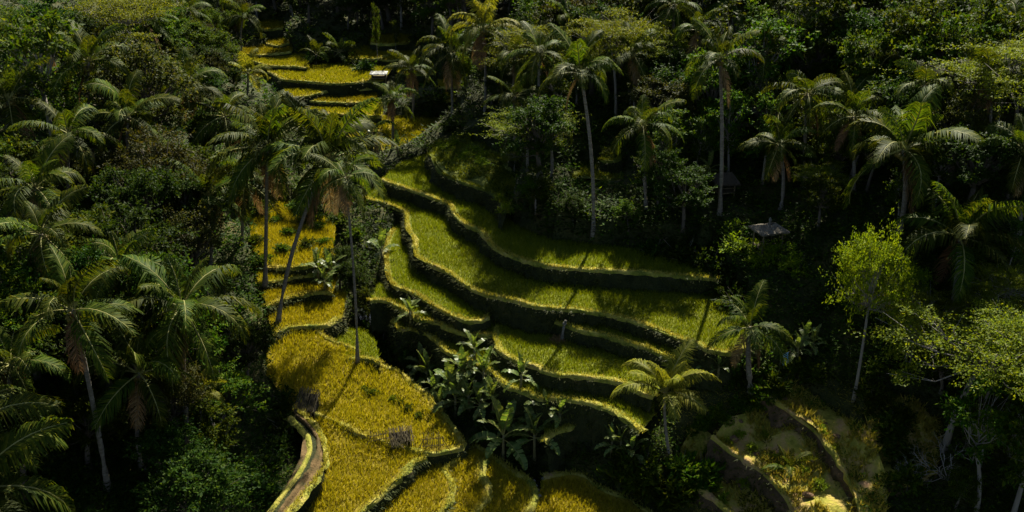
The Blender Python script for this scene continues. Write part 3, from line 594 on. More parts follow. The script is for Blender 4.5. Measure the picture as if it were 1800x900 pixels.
def banana(label, base, hpx, group=None, lpx=None, basez=None, pos=None, n=9):
    b = pos if pos is not None else (ground_at(*base)[0] if basez is None else P(base[0], base[1], basez)); dep = proj(b)[2]
    h = hpx * dep / F; L = (lpx or hpx * .75) * dep / F; rg = random.Random(int(b[0] * 313 + b[1] * 71))
    t = thing('banana_plant', (b[0], b[1], b[2] - .1), label, 'banana plant', group, rg.random() * 6.28)
    mb = MB(); hh = h * .55; mb.tube([(0, 0, 0), (.03, 0, hh * .5), (.05, .02, hh)], [.13, .10, .07], 7); link('stem', mb.mesh('stem', M_stem, True), t)
    for i in range(n):
        ci = min(4, int(i / n * 5 + rg.uniform(-.3, .3))); ci = max(0, ci); a = i * 2.39996 + rg.uniform(-.3, .3)
        link('leaf', BL[ci][rg.randrange(2)], t, (.05, .02, hh - .08 * ci), (rg.uniform(-.15, .15), 0, a), L * rg.uniform(.8, 1.1))
    return t

ORD = 'second third fourth fifth sixth seventh eighth ninth tenth eleventh twelfth thirteenth fourteenth fifteenth sixteenth seventeenth eighteenth nineteenth'.split()
def ordn(k, n): return 'leftmost ' if k == 0 else ('rightmost ' if k == n - 1 else ORD[k - 1] + ' from left, ')
# ------------------------------------------------------------------ palms seen one by one
palm('leaning coconut palm whose slanting trunk rises from the top of the golden field', (576,282), (487,573), 112, n=26, basez=-2.6, dead=4, tr=.17, yadd=3.0)
palm('coconut palm with dark upright trunk left of the leaning palm', (470,262), (466,505), 98, n=24, dead=3, tr=.17)
palm('thin-trunked palm standing alone at the gully edge, crown behind the leaning palm', (606,312), (628,634), 62, n=13, basez=-3.6, dead=2, tr=.11)
palm('coconut palm with shaggy crown rising behind the leaning palm against far terraces', (578,246), (588,340), 56, n=20, dead=1)
palm('coconut palm rising behind the dark upright trunk, fronds against the far golden terraces', (466,226), (470,335), 56, n=20, dead=1)
palm('tall coconut palm with pale thin trunk in the middle of the right hillside', (1020,128), (1042,425), 78, n=17, lowcut=1, dead=1)
palm('coconut palm with lit left fronds right of the tall pale-trunked palm', (1130,222), (1136,368), 68, n=17, lowcut=1)
palm('tall palm with bright silver fronds and long straight pale trunk', (1265,104), (1265,382), 72, n=15, lowcut=1, dead=1)
palm('small shaded palm with drooping fronds left of the tall pale-trunked palm', (962,225), (968,318), 52, n=14, dead=1)
palm('palm with arching yellowish fronds on the upper right slope', (1420,165), (1417,330), 66, n=18)
palm('palm at the top edge with hanging fronds above the silver palm', (1184,8), (1183,150), 52, n=16)
palm('large palm with long drooping fronds above the lime-crowned tree', (1588,262), (1580,412), 112, n=17, lowcut=0, tr=.2, dead=1, upright=0)
palm('large starry palm with reddish heart above the feathery acacia', (1688,418), (1672,560), 112, n=20, lowcut=1, tr=.2, dead=1)
palm('palm cut by the right edge with a broad pale frond', (1800,262), (1792,420), 78, n=16)
palm('palm with rusty hanging fronds near the top right corner', (1738,132), (1730,300), 72, n=17, dead=4)
palm('young yellow-green palm with feathery upright fronds at the end of the terraces', (1168,690), (1182,822), 88, 'y', n=15, lowcut=2, dead=0, tr=.11, nuts=False, upright=1)
palm('dark-trunked palm with curled fronds at the right end of the main terrace', (1318,575), (1322,690), 76, n=14, dead=2, tr=.2)
palm('palm on the dark left slope with a long pale leaning trunk', (128,545), (190,862), 112, n=18, lowcut=0, dead=1, tr=.15)
palm('big shadowed palm with sweeping fronds beside the golden field', (320,540), (332,800), 132, n=18, lowcut=0, tr=.16)
palm('palm with upright lit fronds at the left edge, upper of the pair', (62,330), (70,520), 96, n=16, upright=1)
palm('palm with yellowish heart at the left edge, lower of the pair', (72,412), (80,640), 92, n=18)
palm('near palm mostly out of frame, broad lit fronds in the bottom left corner', (-45,860), (-60,1010), 165, 'g', n=15, lowcut=1, tr=.2, basez=-1.5, dead=0)
palm('near palm beyond the left edge with one lit frond reaching into view', (-70,770), (-90,960), 150, 'g', n=13, lowcut=1, tr=.2, basez=-1.0, dead=0)
palm('small palm with yellow lit fronds in the dark left undergrowth', (352,690), (345,775), 48, 'y', n=12, lowcut=1, dead=0, nuts=False, tr=.1)
palm('palm with a tall feathery column of pale fronds in the upper left', (156,110), (165,290), 82, n=16, upright=2.2, dead=1)
palm('palm left of the far terraces with glossy hanging fronds', (395,205), (400,320), 74, n=18)
palm('palm with lit outstretched frond between left trees and golden strip', (432,318), (425,430), 74, n=16)
palm('pale-leaved palm at the left end of the far terraces', (436,128), (434,170), 42, 'y', n=15, dead=0, nuts=False)
palm('far palm with a starry crown at the top left', (330,18), (332,90), 40, n=17, dead=0)
palm('far palm standing above the highest terrace', (428,28), (426,95), 42, n=17, dead=0)
palm('small far palm just left of the golden steps', (400,76), (400,108), 28, n=14, dead=0, nuts=False)
palm('far palm near the top between the two starry palms', (385,-6), (386,55), 34, n=15, dead=0)
palm('palm in the upper centre with pale arching fronds, leftmost of its cluster', (792,92), (795,205), 66, n=18)
palm('palm in the upper centre with yellow-tipped fronds above the lit mound', (850,52), (852,200), 66, 'y', n=18)
palm('palm in the upper centre behind the lit mound, rightmost of its cluster', (905,98), (908,230), 58, n=17)
palm('palm at the top edge above the tall pale-trunked palm', (1000,40), (1003,170), 52, n=15)
palm('palm at the top edge right of the silver palm', (1290,2), (1290,130), 60, n=15)
palm('dark palm standing right of the golden far steps', (690,172), (690,262), 42, n=15, dead=3)
palm('slim palm beside the white-roofed hut', (722,120), (724,210), 44, n=15)
palm('low palm in the grove between the far terraces, left one', (556,96), (556,116), 32, n=14, dead=0, nuts=False)
palm('low palm in the grove between the far terraces, right one', (596,92), (596,112), 34, n=14, dead=0, nuts=False)
palm('short palm with hanging dry leaves below the dark palm by the far steps', (655,232), (662,290), 40, n=14, dead=4)
palm('small young palm sprouting on the rough right foreground', (1386,828), (1388,848), 44, 'g', n=9, lowcut=2, dead=0, nuts=False, tr=.08, upright=1.5)
palm('palm among the trees in the top right corner', (1690,40), (1690,150), 62, n=16)
palm('palm peering over the forest top right of centre', (1480,30), (1482,150), 56, n=15)

palm('shaded palm between the big shadowed palm and the left edge pair', (212,470), (215,650), 96, n=18)
palm('dark palm low on the left edge under the pale leaning trunk palm', (18,640), (25,800), 100, n=17)
palm('dark palm right of the pale leaning trunk', (245,655), (250,830), 96, n=17)
palm('palm at the left edge beneath the bare forked tree', (15,175), (20,330), 84, n=18)
palm('palm half hidden behind the dense olive tree', (365,345), (368,470), 76, n=17)
palm('palm high on the right slope left of the tall bright green tree', (1545,120), (1545,250), 66, n=17)
palm('palm at the right edge above the rusty palm', (1785,40), (1785,170), 62, n=16)
palm('palm between the hanging top palm and the pale-trunked palm', (1112,95), (1113,230), 58, n=16)
palm('palm just right of the silver palm against dark trees', (1345,90), (1345,240), 60, n=16)
palm('dark palm below the arching yellowish palm', (1370,255), (1372,370), 62, n=16)
palm('slim palm in the upper centre left of the tall pale-trunked palm', (948,92), (950,250), 56, n=15)
palm('slim palm at the top between the silver palm and the hanging palm', (1228,52), (1229,190), 54, n=15)
palm('slim palm near the top right of centre, above the arching yellowish palm', (1410,62), (1411,190), 54, n=15)
palm('palm at the top right beneath the tall bright green tree', (1625,150), (1626,300), 64, n=16)
palm('palm high in the right wood left of the rusty palm', (1655,95), (1656,220), 58, n=15)
palm('palm on the right slope just left of the big drooping palm', (1500,205), (1501,340), 66, n=16)
palm('spiky dark palm left of the small shaded palm', (905,170), (908,290), 54, n=15)
palm('palm at the left edge near the top', (55,60), (58,200), 64, n=15)
palm('palm left of the glossy palm beside the far terraces', (330,150), (332,280), 66, n=16)
palm('tall palm overlapping the brownish olive tree', (225,205), (228,370), 78, n=16)
palm('palm above the left edge pair', (120,235), (122,400), 80, n=16)
palm('palm on the left rim above the brownish olive tree', (255,40), (258,150), 56, n=16)
# ------------------------------------------------------------------ broadleaf trees seen one by one
tree('large brownish olive tree in the upper left', (285,300), 55, 'olive', var=0, width=.95)
tree('olive tree in front of the brownish tree, left of the palms', (300,440), 215, 'olive', var=1, width=.95)
tree('dense olive tree bordering the golden strip', (360,520), 345, 'olive', var=2, width=.95)
tree('dark dense tree below the olive trees on the left', (235,560), 345, 'round', var=0, width=1.0)
tree('tall tree with a bare pale forked trunk in the upper left', (105,300), 0, 'sparse', var=0, width=1.0)
tree('yellowish tree crown at the top left edge', (225,180), -30, 'acacia', var=0, width=.9)
tree('tall dark tree behind the palm with the pale leaning trunk', (150,650), 415, 'round', var=1, width=.85)
tree('tall dark tree behind the big shadowed palm', (300,665), 440, 'round', var=2, width=.85)
tree('tall dark tree under the left edge palm pair', (40,700), 455, 'mid', var=1, width=.85)
tree('dark tree beside the golden field, lowest of the left wood', (440,700), 545, 'round', var=1, width=.85)
tree('bright lime-crowned tree with long thin trunk below the big drooping palm', (1499,712), 385, 'lime', var=0, width=.46)
tree('flat-layered green tree right of the lime-crowned tree', (1548,575), 472, 'acacia', var=1, width=.8)
tree('broad feathery acacia spreading layered yellow-green crown at the right', (1660,790), 520, 'acacia', var=0, width=1.05)
tree('second feathery acacia overlapping the right edge', (1775,800), 548, 'acacia', var=1, width=.95)
tree('smaller feathery acacia leaning below the starry palm', (1590,640), 500, 'acacia', var=2, width=.8)
tree('pale-trunked young tree in the bottom right corner', (1715,905), 660, 'sparse', var=2, width=.8)
tree('forked pale tree at the bottom right edge', (1778,915), 640, 'tall', var=1, width=.8)
tree('thin tree with flat green layers at the right edge', (1745,620), 455, 'acacia', var=1, width=.7)
tree('tall bright green tree crown at the top right', (1592,230), -20, 'mid', var=0, width=.8)
tree('green leafy tree left of the tall bright tree', (1520,240), 30, 'mid', var=1, width=.8)
tree('slender layered tree in the upper centre right', (1082,210), 5, 'acacia', var=2, width=.75)
tree('grey-green tree beside the rusty palm', (1665,330), 150, 'olive', var=1, width=.8)
tree('leafy tree below the arching palm of the upper right', (1455,330), 170, 'mid', var=2, width=.8)
tree('lone thin tree with dark bushy crown between gold and green fields', None, 4.6, 'round', var=2, width=.8, pos=W(622, 62.5, -4.6))
tree('dark shrubby tree by the stream left of the green terraces', None, 4.0, 'mid', var=0, width=.85, pos=W(652, 61, -5.6))
tree('dark tree filling the gap behind the thin pole', None, 4.2, 'round', var=1, width=.8, pos=W(598, 64, -3.4))
tree('reddish-brown shrub on the stream bank under the terraces', (732,640), 578, 'brown', var=0, width=.8)
tree('second brownish shrub beside the banana clump', (752,660), 605, 'brown', var=1, width=.7)
tree('very tall slender far tree right of the white-roofed hut', (664,106), 5, 'tall', var=0, width=.35)
tree('slim tree on the far green step', (696,92), 32, 'tall', var=1, width=.5)

# ------------------------------------------------------------------ forest filler trees
BUSY = []
SUNNY = [P(1345, 420, 4.4), P(1050, 300, 4.3), P(1496, 440, 7.5), P(1496, 470, 5), P(820, 285, 3.4), P(790, 270, 3.4)]
SUNNY += [P(u, v, z) for u, v, z in [(1400,740,-2.6),(1350,790,-4.8),(1450,800,-4.2),(1250,800,-6),(1500,770,-3),(1420,860,-5.6),(1300,850,-6.4),(1200,800,-6),(1230,740,-4.5),(1540,800,-3),(1480,720,-2),(500,500,-1),(540,470,-.8),(500,430,-.6),(520,400,-.6),(540,540,-2),(500,640,-3),(520,690,-3.6)]]
def shows_over_open(b, h, wd, pad=0):
    u, v, dep = proj(b); s = F / dep; x0, x1 = u - wd * s * .45, u + wd * s * .45; y0, y1 = v - h * s, v - h * s * .15
    k = (OPENPX[:, 0] > x0) & (OPENPX[:, 0] < x1) & (OPENPX[:, 1] > y0) & (OPENPX[:, 1] < y1)
    if k.any(): return True
    for (a, b_, c, d, vb) in BUSY:
        if v > vb and x1 > a and x0 < c and y1 > b_ and y0 < d: return True
    return False
BUSY += [(1300,370,1395,415,412), (1245,285,1300,345,345), (1034,150,1046,420,425), (1260,120,1270,375,382), (1128,240,1142,360,366), (1480,380,1520,600,600), (1560,250,1600,420,420), (1640,360,1730,480,560),
         (130,560,200,860,862), (430,40,800,210,260), (600,70,660,130,400), (1010,260,1100,325,330), (1020,395,1090,425,428), (1230,540,1360,700,600), (1360,610,1400,660,660), (1500,170,1690,340,412), (1590,330,1790,490,560), (1205,60,1325,150,382), (955,85,1085,200,425), (1075,165,1190,280,368), (1360,100,1480,230,330), (1740,200,1800,330,420), (1680,80,1795,200,300), (1430,385,1560,480,700), (800,40,900,160,205)]
ZONES = [('at the hillside foot', [(905,345),(960,392),(1050,416),(1150,428),(1260,446),(1290,400),(1230,360),(1100,350),(980,345)], 44, (6.0, 9.5), ['round', 'round', 'mid']), ('left of the far terraces', [(300,40),(420,45),(432,120),(425,165),(370,200),(300,160)], 26, (3.5, 6.0), ['round', 'mid', 'olive']), ('on the right hillside', [(815,150),(900,120),(1000,70),(1300,50),(1800,60),(1800,480),(1700,520),(1560,520),(1430,450),(1300,430),(1260,455),(1100,436),(1000,425),(920,385),(905,330),(880,260),(830,230)], 118, (3.6, 10.5), ['round', 'round', 'mid', 'mid', 'round', 'tall', 'tall', 'acacia', 'olive', 'sparse']),
         ('on the left slope', [(-60,120),(150,60),(415,70),(420,130),(395,230),(425,330),(430,420),(455,560),(465,680),(470,780),(440,880),(380,990),(-60,990)], 78, (3.6, 8.5), ['round', 'round', 'olive', 'olive', 'mid', 'mid', 'sparse', 'tall']),
         ('at the far end of the valley', [(280,-30),(420,-30),(440,38),(520,36),(600,60),(640,50),(740,55),(800,90),(870,60),(1000,-30)], 70, (5.0, 10.0), ['round', 'mid', 'round', 'tall']),
         ('at the right foot of the slope', [(1400,470),(1560,540),(1800,560),(1800,900),(1660,900),(1590,760),(1560,640),(1440,560)], 24, (2.2, 4.6), ['mid', 'sparse', 'acacia', 'acacia', 'lime'])]
KW = dict(round='dark dense tree', mid='green leafy tree', olive='olive-brown tree', tall='slender leafy tree', acacia='feathery pale tree', sparse='thin sparse tree', lime='lime tree')
LAND = [('silver-fronded palm',1265,240),('tall pale-trunked palm',1030,270),('leaning palm',560,400),('dark upright palm trunk',470,380),('lime-crowned tree',1492,430),('big drooping palm',1588,330),('starry palm with reddish heart',1688,440),('rusty palm',1738,180),
        ('thatched hut',1345,395),('shaded hut',1270,320),('lit mound',810,280),('white-roofed far hut',667,130),('far golden steps',600,170),('highest far terrace',470,48),('far green step',690,70),('main green terrace',1000,520),('top green terrace',760,320),('blue cloth',1376,635),
        ('feathery acacia',1660,600),('bare forked trunk',85,150),('brownish olive tree',285,120),('feathery pale palm column',156,100),('pale leaning palm trunk',160,720),('big shadowed palm',320,560),('dirt path',520,810),('golden field',520,650),('far starry palm',330,30),
        ('palm pair at the left edge',65,370),('bottom left near palm',30,840),('yellow-tipped palm',850,90),('arching yellowish palm',1420,220),('tall bright green tree',1592,80),('top-edge palm',1184,60),('dead branching shrub',1640,800),('glossy far-terrace palm',395,250)]
SIZE = lambda h: 'small' if h < 4.6 else ('tall' if h > 7 else 'middling')
rg = random.Random(11); used = {}
for zn, zp, cnt, (h0, h1), kinds in ZONES:
    us = [q[0] for q in zp]; vs_ = [q[1] for q in zp]; placed = []
    cu = np.array([(rg.uniform(min(us), max(us)), rg.uniform(min(vs_), max(vs_))) for _ in range(cnt * 16)]); cu = cu[inpoly(cu[:, 0], cu[:, 1], zp)]
    for (u, v), b in zip(cu, ground_at(cu[:, 0], cu[:, 1])):
        if len(placed) >= cnt: break
        h = rg.uniform(h0, h1); kd = rg.choice(kinds)
        if b[1] > 200 or any((b[0] - q[0]) ** 2 + (b[1] - q[1]) ** 2 < 2.2 ** 2 for q in placed): continue
        if any(abs(b[0] - q[0] - (b[1] - q[1]) * math.tan(R(SUN_AZ))) < 1.4 + h * .42 and -1 < b[1] - q[1] < h + 2 for q in SUNNY): continue
        if zn == 'at the hillside foot' and shows_over_open(b, h, h * .75): h *= .62
        if shows_over_open(b, h, h * .75): h *= .62
        if h < 2.6 or shows_over_open(b, h, h * .75): continue
        placed.append(b); cx, cy, _ = proj(b + np.array((0, 0, h * .6)))
        ln, lx, ly = min(LAND, key=lambda q: (q[1] - cx) ** 2 + 1.5 * (q[2] - cy) ** 2)
        dx, dy = cx - lx, cy - ly
        rel = ('right of' if dx > 0 else 'left of') if abs(dx) > abs(dy) else ('above' if dy < 0 else 'below')
        far_ = 'just ' if math.hypot(dx, dy) < 70 else ('well ' if math.hypot(dx, dy) > 160 else '')
        lab = f'{SIZE(h)} {KW[kd]} in wood {far_}{rel} the {ln}'
        tree(lab, None, h, kd, f'{KW[kd]}s {rel} the {ln}', width=rg.uniform(.8, 1.15), pos=b)

# ------------------------------------------------------------------ banana plants
def stand(u, y):
    z = -5.0
    for _ in range(4): p = W(u, y, z); z = float(hgt(p[0], p[1]))
    return W(u, y, z)
bg_ = 'banana plants in the clump over the stream'
for i, (u, v, h) in enumerate(sorted([(775,725,55),(800,730,72),(825,735,66),(845,750,62),(790,700,70),(815,700,78),(850,715,72),(765,690,55),(835,690,62)])):
    banana(ordn(i, 9) + 'broad-leaved banana plant in the clump over the stream', (u, v), h, bg_, h * .7, pos=stand(u, 49.4 + (740 - v) * .045))
for i, (u, y, h) in enumerate([(722,56.6,48),(742,54.8,52),(752,53.6,60),(868,48.9,66),(900,47.9,58),(915,48.6,52),(962,47.2,56),(985,46.9,50)]):
    banana(ordn(i, 8) + 'banana plant along the bank above the stream', None, h, 'banana plants along the stream bank', h * .75, pos=stand(u, y))
banana('banana plant with ragged starry leaves left of two by the golden field', (881,808), 118, None, 72, pos=stand(884, 46.4), n=11)
banana('banana plant with one tall upright leaf right of two by the golden field', (938,820), 110, None, 62, pos=stand(940, 46.3), n=9)
for i, (u, v, h) in enumerate(sorted([(1075,805,60),(1092,800,55),(1110,815,50)])): banana(ordn(i, 3) + 'glossy banana plant in the thicket below the last terrace', (u, v), h, 'banana plants below the last terrace', h * .7)
for i, (u, v, h) in enumerate(sorted([(560,500,55),(585,505,60),(572,520,45)])): banana(ordn(i, 3) + 'banana plant in the dark clump beside the golden strip', (u, v), h, 'banana plants beside the golden strip', h * .7)
banana('slim banana plant at the left corner of the main terrace', (682,480), 82, None, 42, pos=P(672,478,-2.6), n=7)
for i, (u, v, h) in enumerate(sorted([(640,268,40),(660,275,45),(700,275,40)])): banana(ordn(i, 3) + 'banana plant in the grove above the top green terrace', (u, v), h, 'banana plants above the top green terrace', h * .7)
for i, (u, v, h) in enumerate(sorted([(1400,640,55),(1425,630,50),(1410,615,50)])): banana(ordn(i, 3) + 'banana plant behind the blue cloth', (u, v), h, 'banana plants behind the blue cloth', h * .7)
banana('banana plant with pale upright leaf beside the shaded hut', (1246,322), 55, None, 36)
for i, (u, v, h) in enumerate(sorted([(1262,670,45),(1235,660,45)])): banana(ordn(i, 2) + 'banana plant behind the young yellow palm', (u, v), h, 'banana plants behind the young yellow palm', h * .7)

# ------------------------------------------------------------------ shrubs and undergrowth
def bush_mesh(seed, mat, ls, fl=.5):
    rg = np.random.default_rng(seed); C = []; D = []; N = []; Ln = []
    for k in range(16):
        q = unit(rg.normal(0, 1, 3)); q[2] = abs(q[2]); c = q * np.array((.42, .42, .6)) * rg.uniform(.5, 1); n = 70
        tw = rg.normal(0, 1, (8, 3)) * .16; wi = rg.integers(0, 8, n); pos = c + tw[wi] * rg.random((n, 1)) ** .5 + rg.normal(0, .03, (n, 3)); pos[:, 2] = np.abs(pos[:, 2])
        d = unit(tw[wi]) + rg.normal(0, .5, (n, 3)); d[:, 2] += .2; nn = rg.normal(0, .5, (n, 3)); nn[:, 2] += 1
        C.append(pos); D.append(d); N.append(nn); Ln.append(ls * rg.uniform(.6, 1.3, n))
    return leaves(np.vstack(C), np.vstack(D), np.vstack(N), np.concatenate(Ln), fl, mat, 'foliage')
def stems_mesh(seed):
    rg = np.random.default_rng(seed); mb = MB()
    for k in range(7): q = unit(rg.normal(0, 1, 3)); q[2] = abs(q[2]) + .4; mb.tube([(0, 0, 0), q * .25, q * .55 + rg.normal(0, .05, 3)], [.02, .012, .005], 4, False)
    return mb.mesh('stem', M_bark)
BUSH = [(bush_mesh(700 + i, m, l, f), stems_mesh(720 + i)) for i, (m, l, f) in enumerate([(L_mid, .13, .5), (L_dark, .12, .5), (L_lime, .09, .5), (L_mid, .2, .3)])]
def shrub(label, base, hpx, var=0, group=None, wide=1.3):
    b = ground_at(*base)[0]; h = hpx * proj(b)[2] / F; rg = random.Random(int(base[0] * 3 + base[1]))
    t = thing('shrub', (b[0], b[1], b[2] - .08), label, 'shrub', group, rg.random() * 6.28)
    link('foliage', BUSH[var][0], t, scale=(h * wide, h * wide, h)); link('stem', BUSH[var][1], t, scale=(h * wide, h * wide, h))
for lab, pts, var, hp in [
    ('leafy shrub in the thicket under the last terrace', [(1110,850),(1130,830),(1145,865),(1175,885),(1100,815),(1200,870),(1230,850),(1190,840)], 3, 52),
    ('dark shrub along the stream between gold and green fields', [(690,640),(665,615),(745,690),(640,590),(720,640),(870,770),(905,775)], 1, 46),
    ('lit shrub on the bank right of the young yellow palm', [(1215,775),(1245,795),(1205,805),(1260,745),(1235,748)], 2, 24),
    ('bushy shrub at the edge of the rough pasture', [(1540,720),(1555,755),(1565,785),(1585,810),(1530,660),(1575,740),(1560,860),(1595,850)], 0, 46),
    ('dark shrub beside the dirt path', [(500,760),(485,790),(470,830),(450,870),(505,720),(440,830)], 1, 48),
    ('shrub on the sunlit mound above the top green terrace', [(785,268),(815,280),(845,290),(865,305),(800,255),(888,372),(880,350),(775,262),(830,268),(850,275),(835,305),(800,290)], 2, 22),
    ('shrub in the grove between the far terraces', [(545,110),(575,112),(610,112),(630,116),(640,125)], 1, 26),
    ('pale green shrub below the thatched hut', [(1320,448),(1345,455),(1365,450),(1330,470),(1290,410),(1385,450),(1400,480),(1295,440)], 2, 40),
    ('shrub at the foot of the dark-trunked palm', [(1290,680),(1345,660),(1300,650),(1360,680),(1400,665),(1430,670)], 0, 36),
    ('shrub at the left edge of the golden strip', [(450,430),(462,470),(455,380),(520,370),(545,385),(590,400),(620,420)], 0, 36),
    ('dark shrub at the shaded right end of the main terraces', [(1262,492),(1280,515),(1300,545),(1245,470),(1320,560),(1200,455),(1150,445)], 1, 55),
    ('small green weed shrub growing in the golden field', [(640,688),(655,694),(705,712),(718,724),(690,705),(735,735)], 0, 16),
    ('low shrub scattered over the upper golden strip', [(510,415),(540,438),(570,430),(485,392),(530,398),(556,405),(500,445)], 0, 24),
    ('small weed shrub scattered over the rough right foreground', [(1235,775),(1260,800),(1280,745),(1310,728),(1240,850),(1270,880),(1300,765),(1322,790),(1345,770),(1420,735),(1445,760),(1470,790),(1410,830),(1440,860),(1360,810),(1275,790),(1310,850)], 2, 20),
    ('ragged shrub along the upper rim of the rough right foreground', [(1215,765),(1240,752),(1268,742),(1295,730),(1325,718),(1352,712),(1338,700),(1365,690),(1540,700),(1520,690)], 3, 30),
    ('shrub beside the far right terraces', [(760,205),(795,228),(770,195)], 1, 30)]:
    for k, (u, v) in enumerate(sorted(pts)):
        shrub(ordn(k, len(pts)) + lab, (u, v), hp * (.8 + .4 * ((k * 37) % 10) / 10), var, lab.replace('shrub ', 'shrubs ', 1))

NU = 30000
rn = np.random.default_rng(77); pu = rn.uniform(-40, 1840, NU); pv = rn.uniform(-30, 920, NU)
gp = ground_at(pu, pv); ok = gp[:, 1] < 190
for T in TER: ok &= ~inpoly(gp[:, 0], gp[:, 1], T['poly'])
gp, pu, pv = gp[ok], pu[ok], pv[ok]
gp[:, 2] = hgt(gp[:, 0], gp[:, 1], ZZ)
front = (pu > 1190) & (pu < 1560) & (pv > 690)
reg = np.where(front, 3, np.where((pu < 500) & (pv > 100), 0, np.where((pu > 900) & (pv < 650), 1, 2)))
def undergrowth(name, sel, mat, nl, l0, l1, spread, wr, seed):
    rg = np.random.default_rng(seed); p = np.repeat(gp[sel], nl, axis=0); n = len(p); dep = np.repeat(np.clip(gp[sel][:, 1] / 60, .8, 2), nl)
    th = rg.random(n) * 6.283; rr = rg.random(n) * spread
    cen = p + np.c_[np.cos(th) * rr, np.sin(th) * rr, rg.random(n) ** 1.5 * spread * 1.1]
    d = np.c_[np.cos(th), np.sin(th), rg.uniform(-.3, .9, n)]; nn = rg.normal(0, .4, (n, 3)); nn[:, 2] += 1
    link(name, leaves(cen, d, nn, rg.uniform(l0, l1, n) * dep, wr, mat, name), kind='stuff', label=None)
r2 = rn.random(len(gp))
undergrowth('undergrowth', (reg == 0) & (r2 < .75), L_dark, 12, .16, .42, .55, .4, 1)
undergrowth('undergrowth', (reg == 0) & (r2 >= .75), L_mid, 12, .16, .45, .5, .35, 2)
undergrowth('undergrowth', (reg == 1) & (r2 < .7), L_dark, 12, .16, .42, .55, .4, 3)
undergrowth('undergrowth', (reg == 1) & (r2 >= .7), L_mid, 12, .16, .45, .5, .35, 4)
undergrowth('undergrowth', (reg == 2) & (r2 < .5), L_dark, 12, .14, .38, .5, .4, 5)
undergrowth('undergrowth', (reg == 2) & (r2 >= .5), L_mid, 12, .14, .38, .45, .35, 6)
undergrowth('undergrowth', (reg == 3) & (r2 < .3), L_mid, 9, .12, .3, .4, .35, 7)
undergrowth('dry_grass', (reg == 3) & (r2 >= .3), L_dry, 14, .16, .34, .4, .12, 8)

# ------------------------------------------------------------------ small structures
def hut(label, pos, wd, dp_, hp, rise, mroof, rz, over=.35, hip=.5, posts=True, finial=False, rail=False, name='hut'):
    t = thing(name, pos, label, 'hut', None, rz)
    for x in (-1, 1):
        for y in (-1, 1):
            b = MB(); b.tube([(x * wd / 2, y * dp_ / 2, -.6), (x * wd / 2, y * dp_ / 2, hp + .05)], .06, 6); link('post', b.mesh('post', M_bamboo), t)
    b = MB(); b.box((0, 0, .35), (wd + .2, dp_ + .2, .1)); link('floor', b.mesh('floor', M_bamboo), t)
    # roof: thick sloped shell with ragged eave
    rg = random.Random(int(pos[0] * 50)); W2, D2 = wd / 2 + over, dp_ / 2 + over; K = 10; b = MB(); rid = W2 * (1 - hip)
    def edge(z0, shr):
        out = []
        for (ax, ay), (bx, by) in (((-W2, -D2), (W2, -D2)), ((W2, -D2), (W2, D2)), ((W2, D2), (-W2, D2)), ((-W2, D2), (-W2, -D2))):
            for k in range(K): s = k / K; out.append(((ax + (bx - ax) * s) * shr * rg.uniform(.97, 1.02), (ay + (by - ay) * s) * shr * rg.uniform(.97, 1.02), z0 + rg.uniform(-.03, .03)))
        return out
    rings = [edge(hp - .12, .97), edge(hp, 1.0)]
    for s in (.35, .7, 1.0):
        rings.append([((max(-rid, min(rid, x)) * s + x * (1 - s)), y * (1 - s * .97), hp + rise * s + rg.uniform(-.02, .02)) for x, y, z in rings[1]])
    for r_ in rings: b.v += r_
    n = 4 * K
    for i in range(len(rings) - 1):
        for k in range(n): b.f.append([i * n + k, i * n + (k + 1) % n, (i + 1) * n + (k + 1) % n, (i + 1) * n + k])
    b.f.append([k for k in range(n)][::-1]); rf = link('roof', b.mesh('roof', mroof), t)
    if finial:
        b = MB(); b.tube([(0, 0, hp + rise - .1), (0, 0, hp + rise + .18), (.02, 0, hp + rise + .3), (0, 0, hp + rise + .5)], [.16, .08, .13, .03], 7); link('finial', b.mesh('finial', M_stone, True), rf)
    if rail:
        for z in (.75, 1.05):
            b = MB(); b.tube([(-wd / 2, -dp_ / 2 - .06, z), (wd / 2, -dp_ / 2 - .06, z)], .035, 5); link('rail', b.mesh('rail', M_bamboo), t)
    return t
def on(u, v, dz=0): g = ground_at(u, v)[0]; g[2] += dz; return g
g = on(1347, 440); hz = atY(1347, 402, g[1])[2] - g[2]
hut('small open hut with pale weathered thatched roof and stone finial on the right slope', g, 1.5, 1.2, max(1.2, hz), .35, M_thatch, .3, finial=True)
g = on(1272, 345); hz = atY(1272, 318, g[1])[2] - g[2]
hut('shaded raised hut with grey roof and rail behind the silver palm trunk', g, 1.2, 1.1, max(1.0, hz), .7, M_thatchd, .1, rail=True)
g = on(667, 146); hz = atY(667, 131, g[1])[2] - g[2]
hut('tiny far hut with bright white sheet roof beside the far terraces', g, 1.6, 1.3, max(.9, hz), .12, M_white, .05, over=.25)
g = on(1320, 225); hz = atY(1320, 192, g[1])[2] - g[2]
hut('hut with grey sheet roof glimpsed among trees high on the right slope', g, 1.8, 1.4, max(1.2, hz), .5, M_stone, -.3)
g = W(714, 54.4, -6.6); hz = atY(714, 664, g[1])[2] - g[2]
hut('small shelter with white sheet roof down in the stream gully', g, .7, .5, hz, .06, M_white, .35, over=.12)

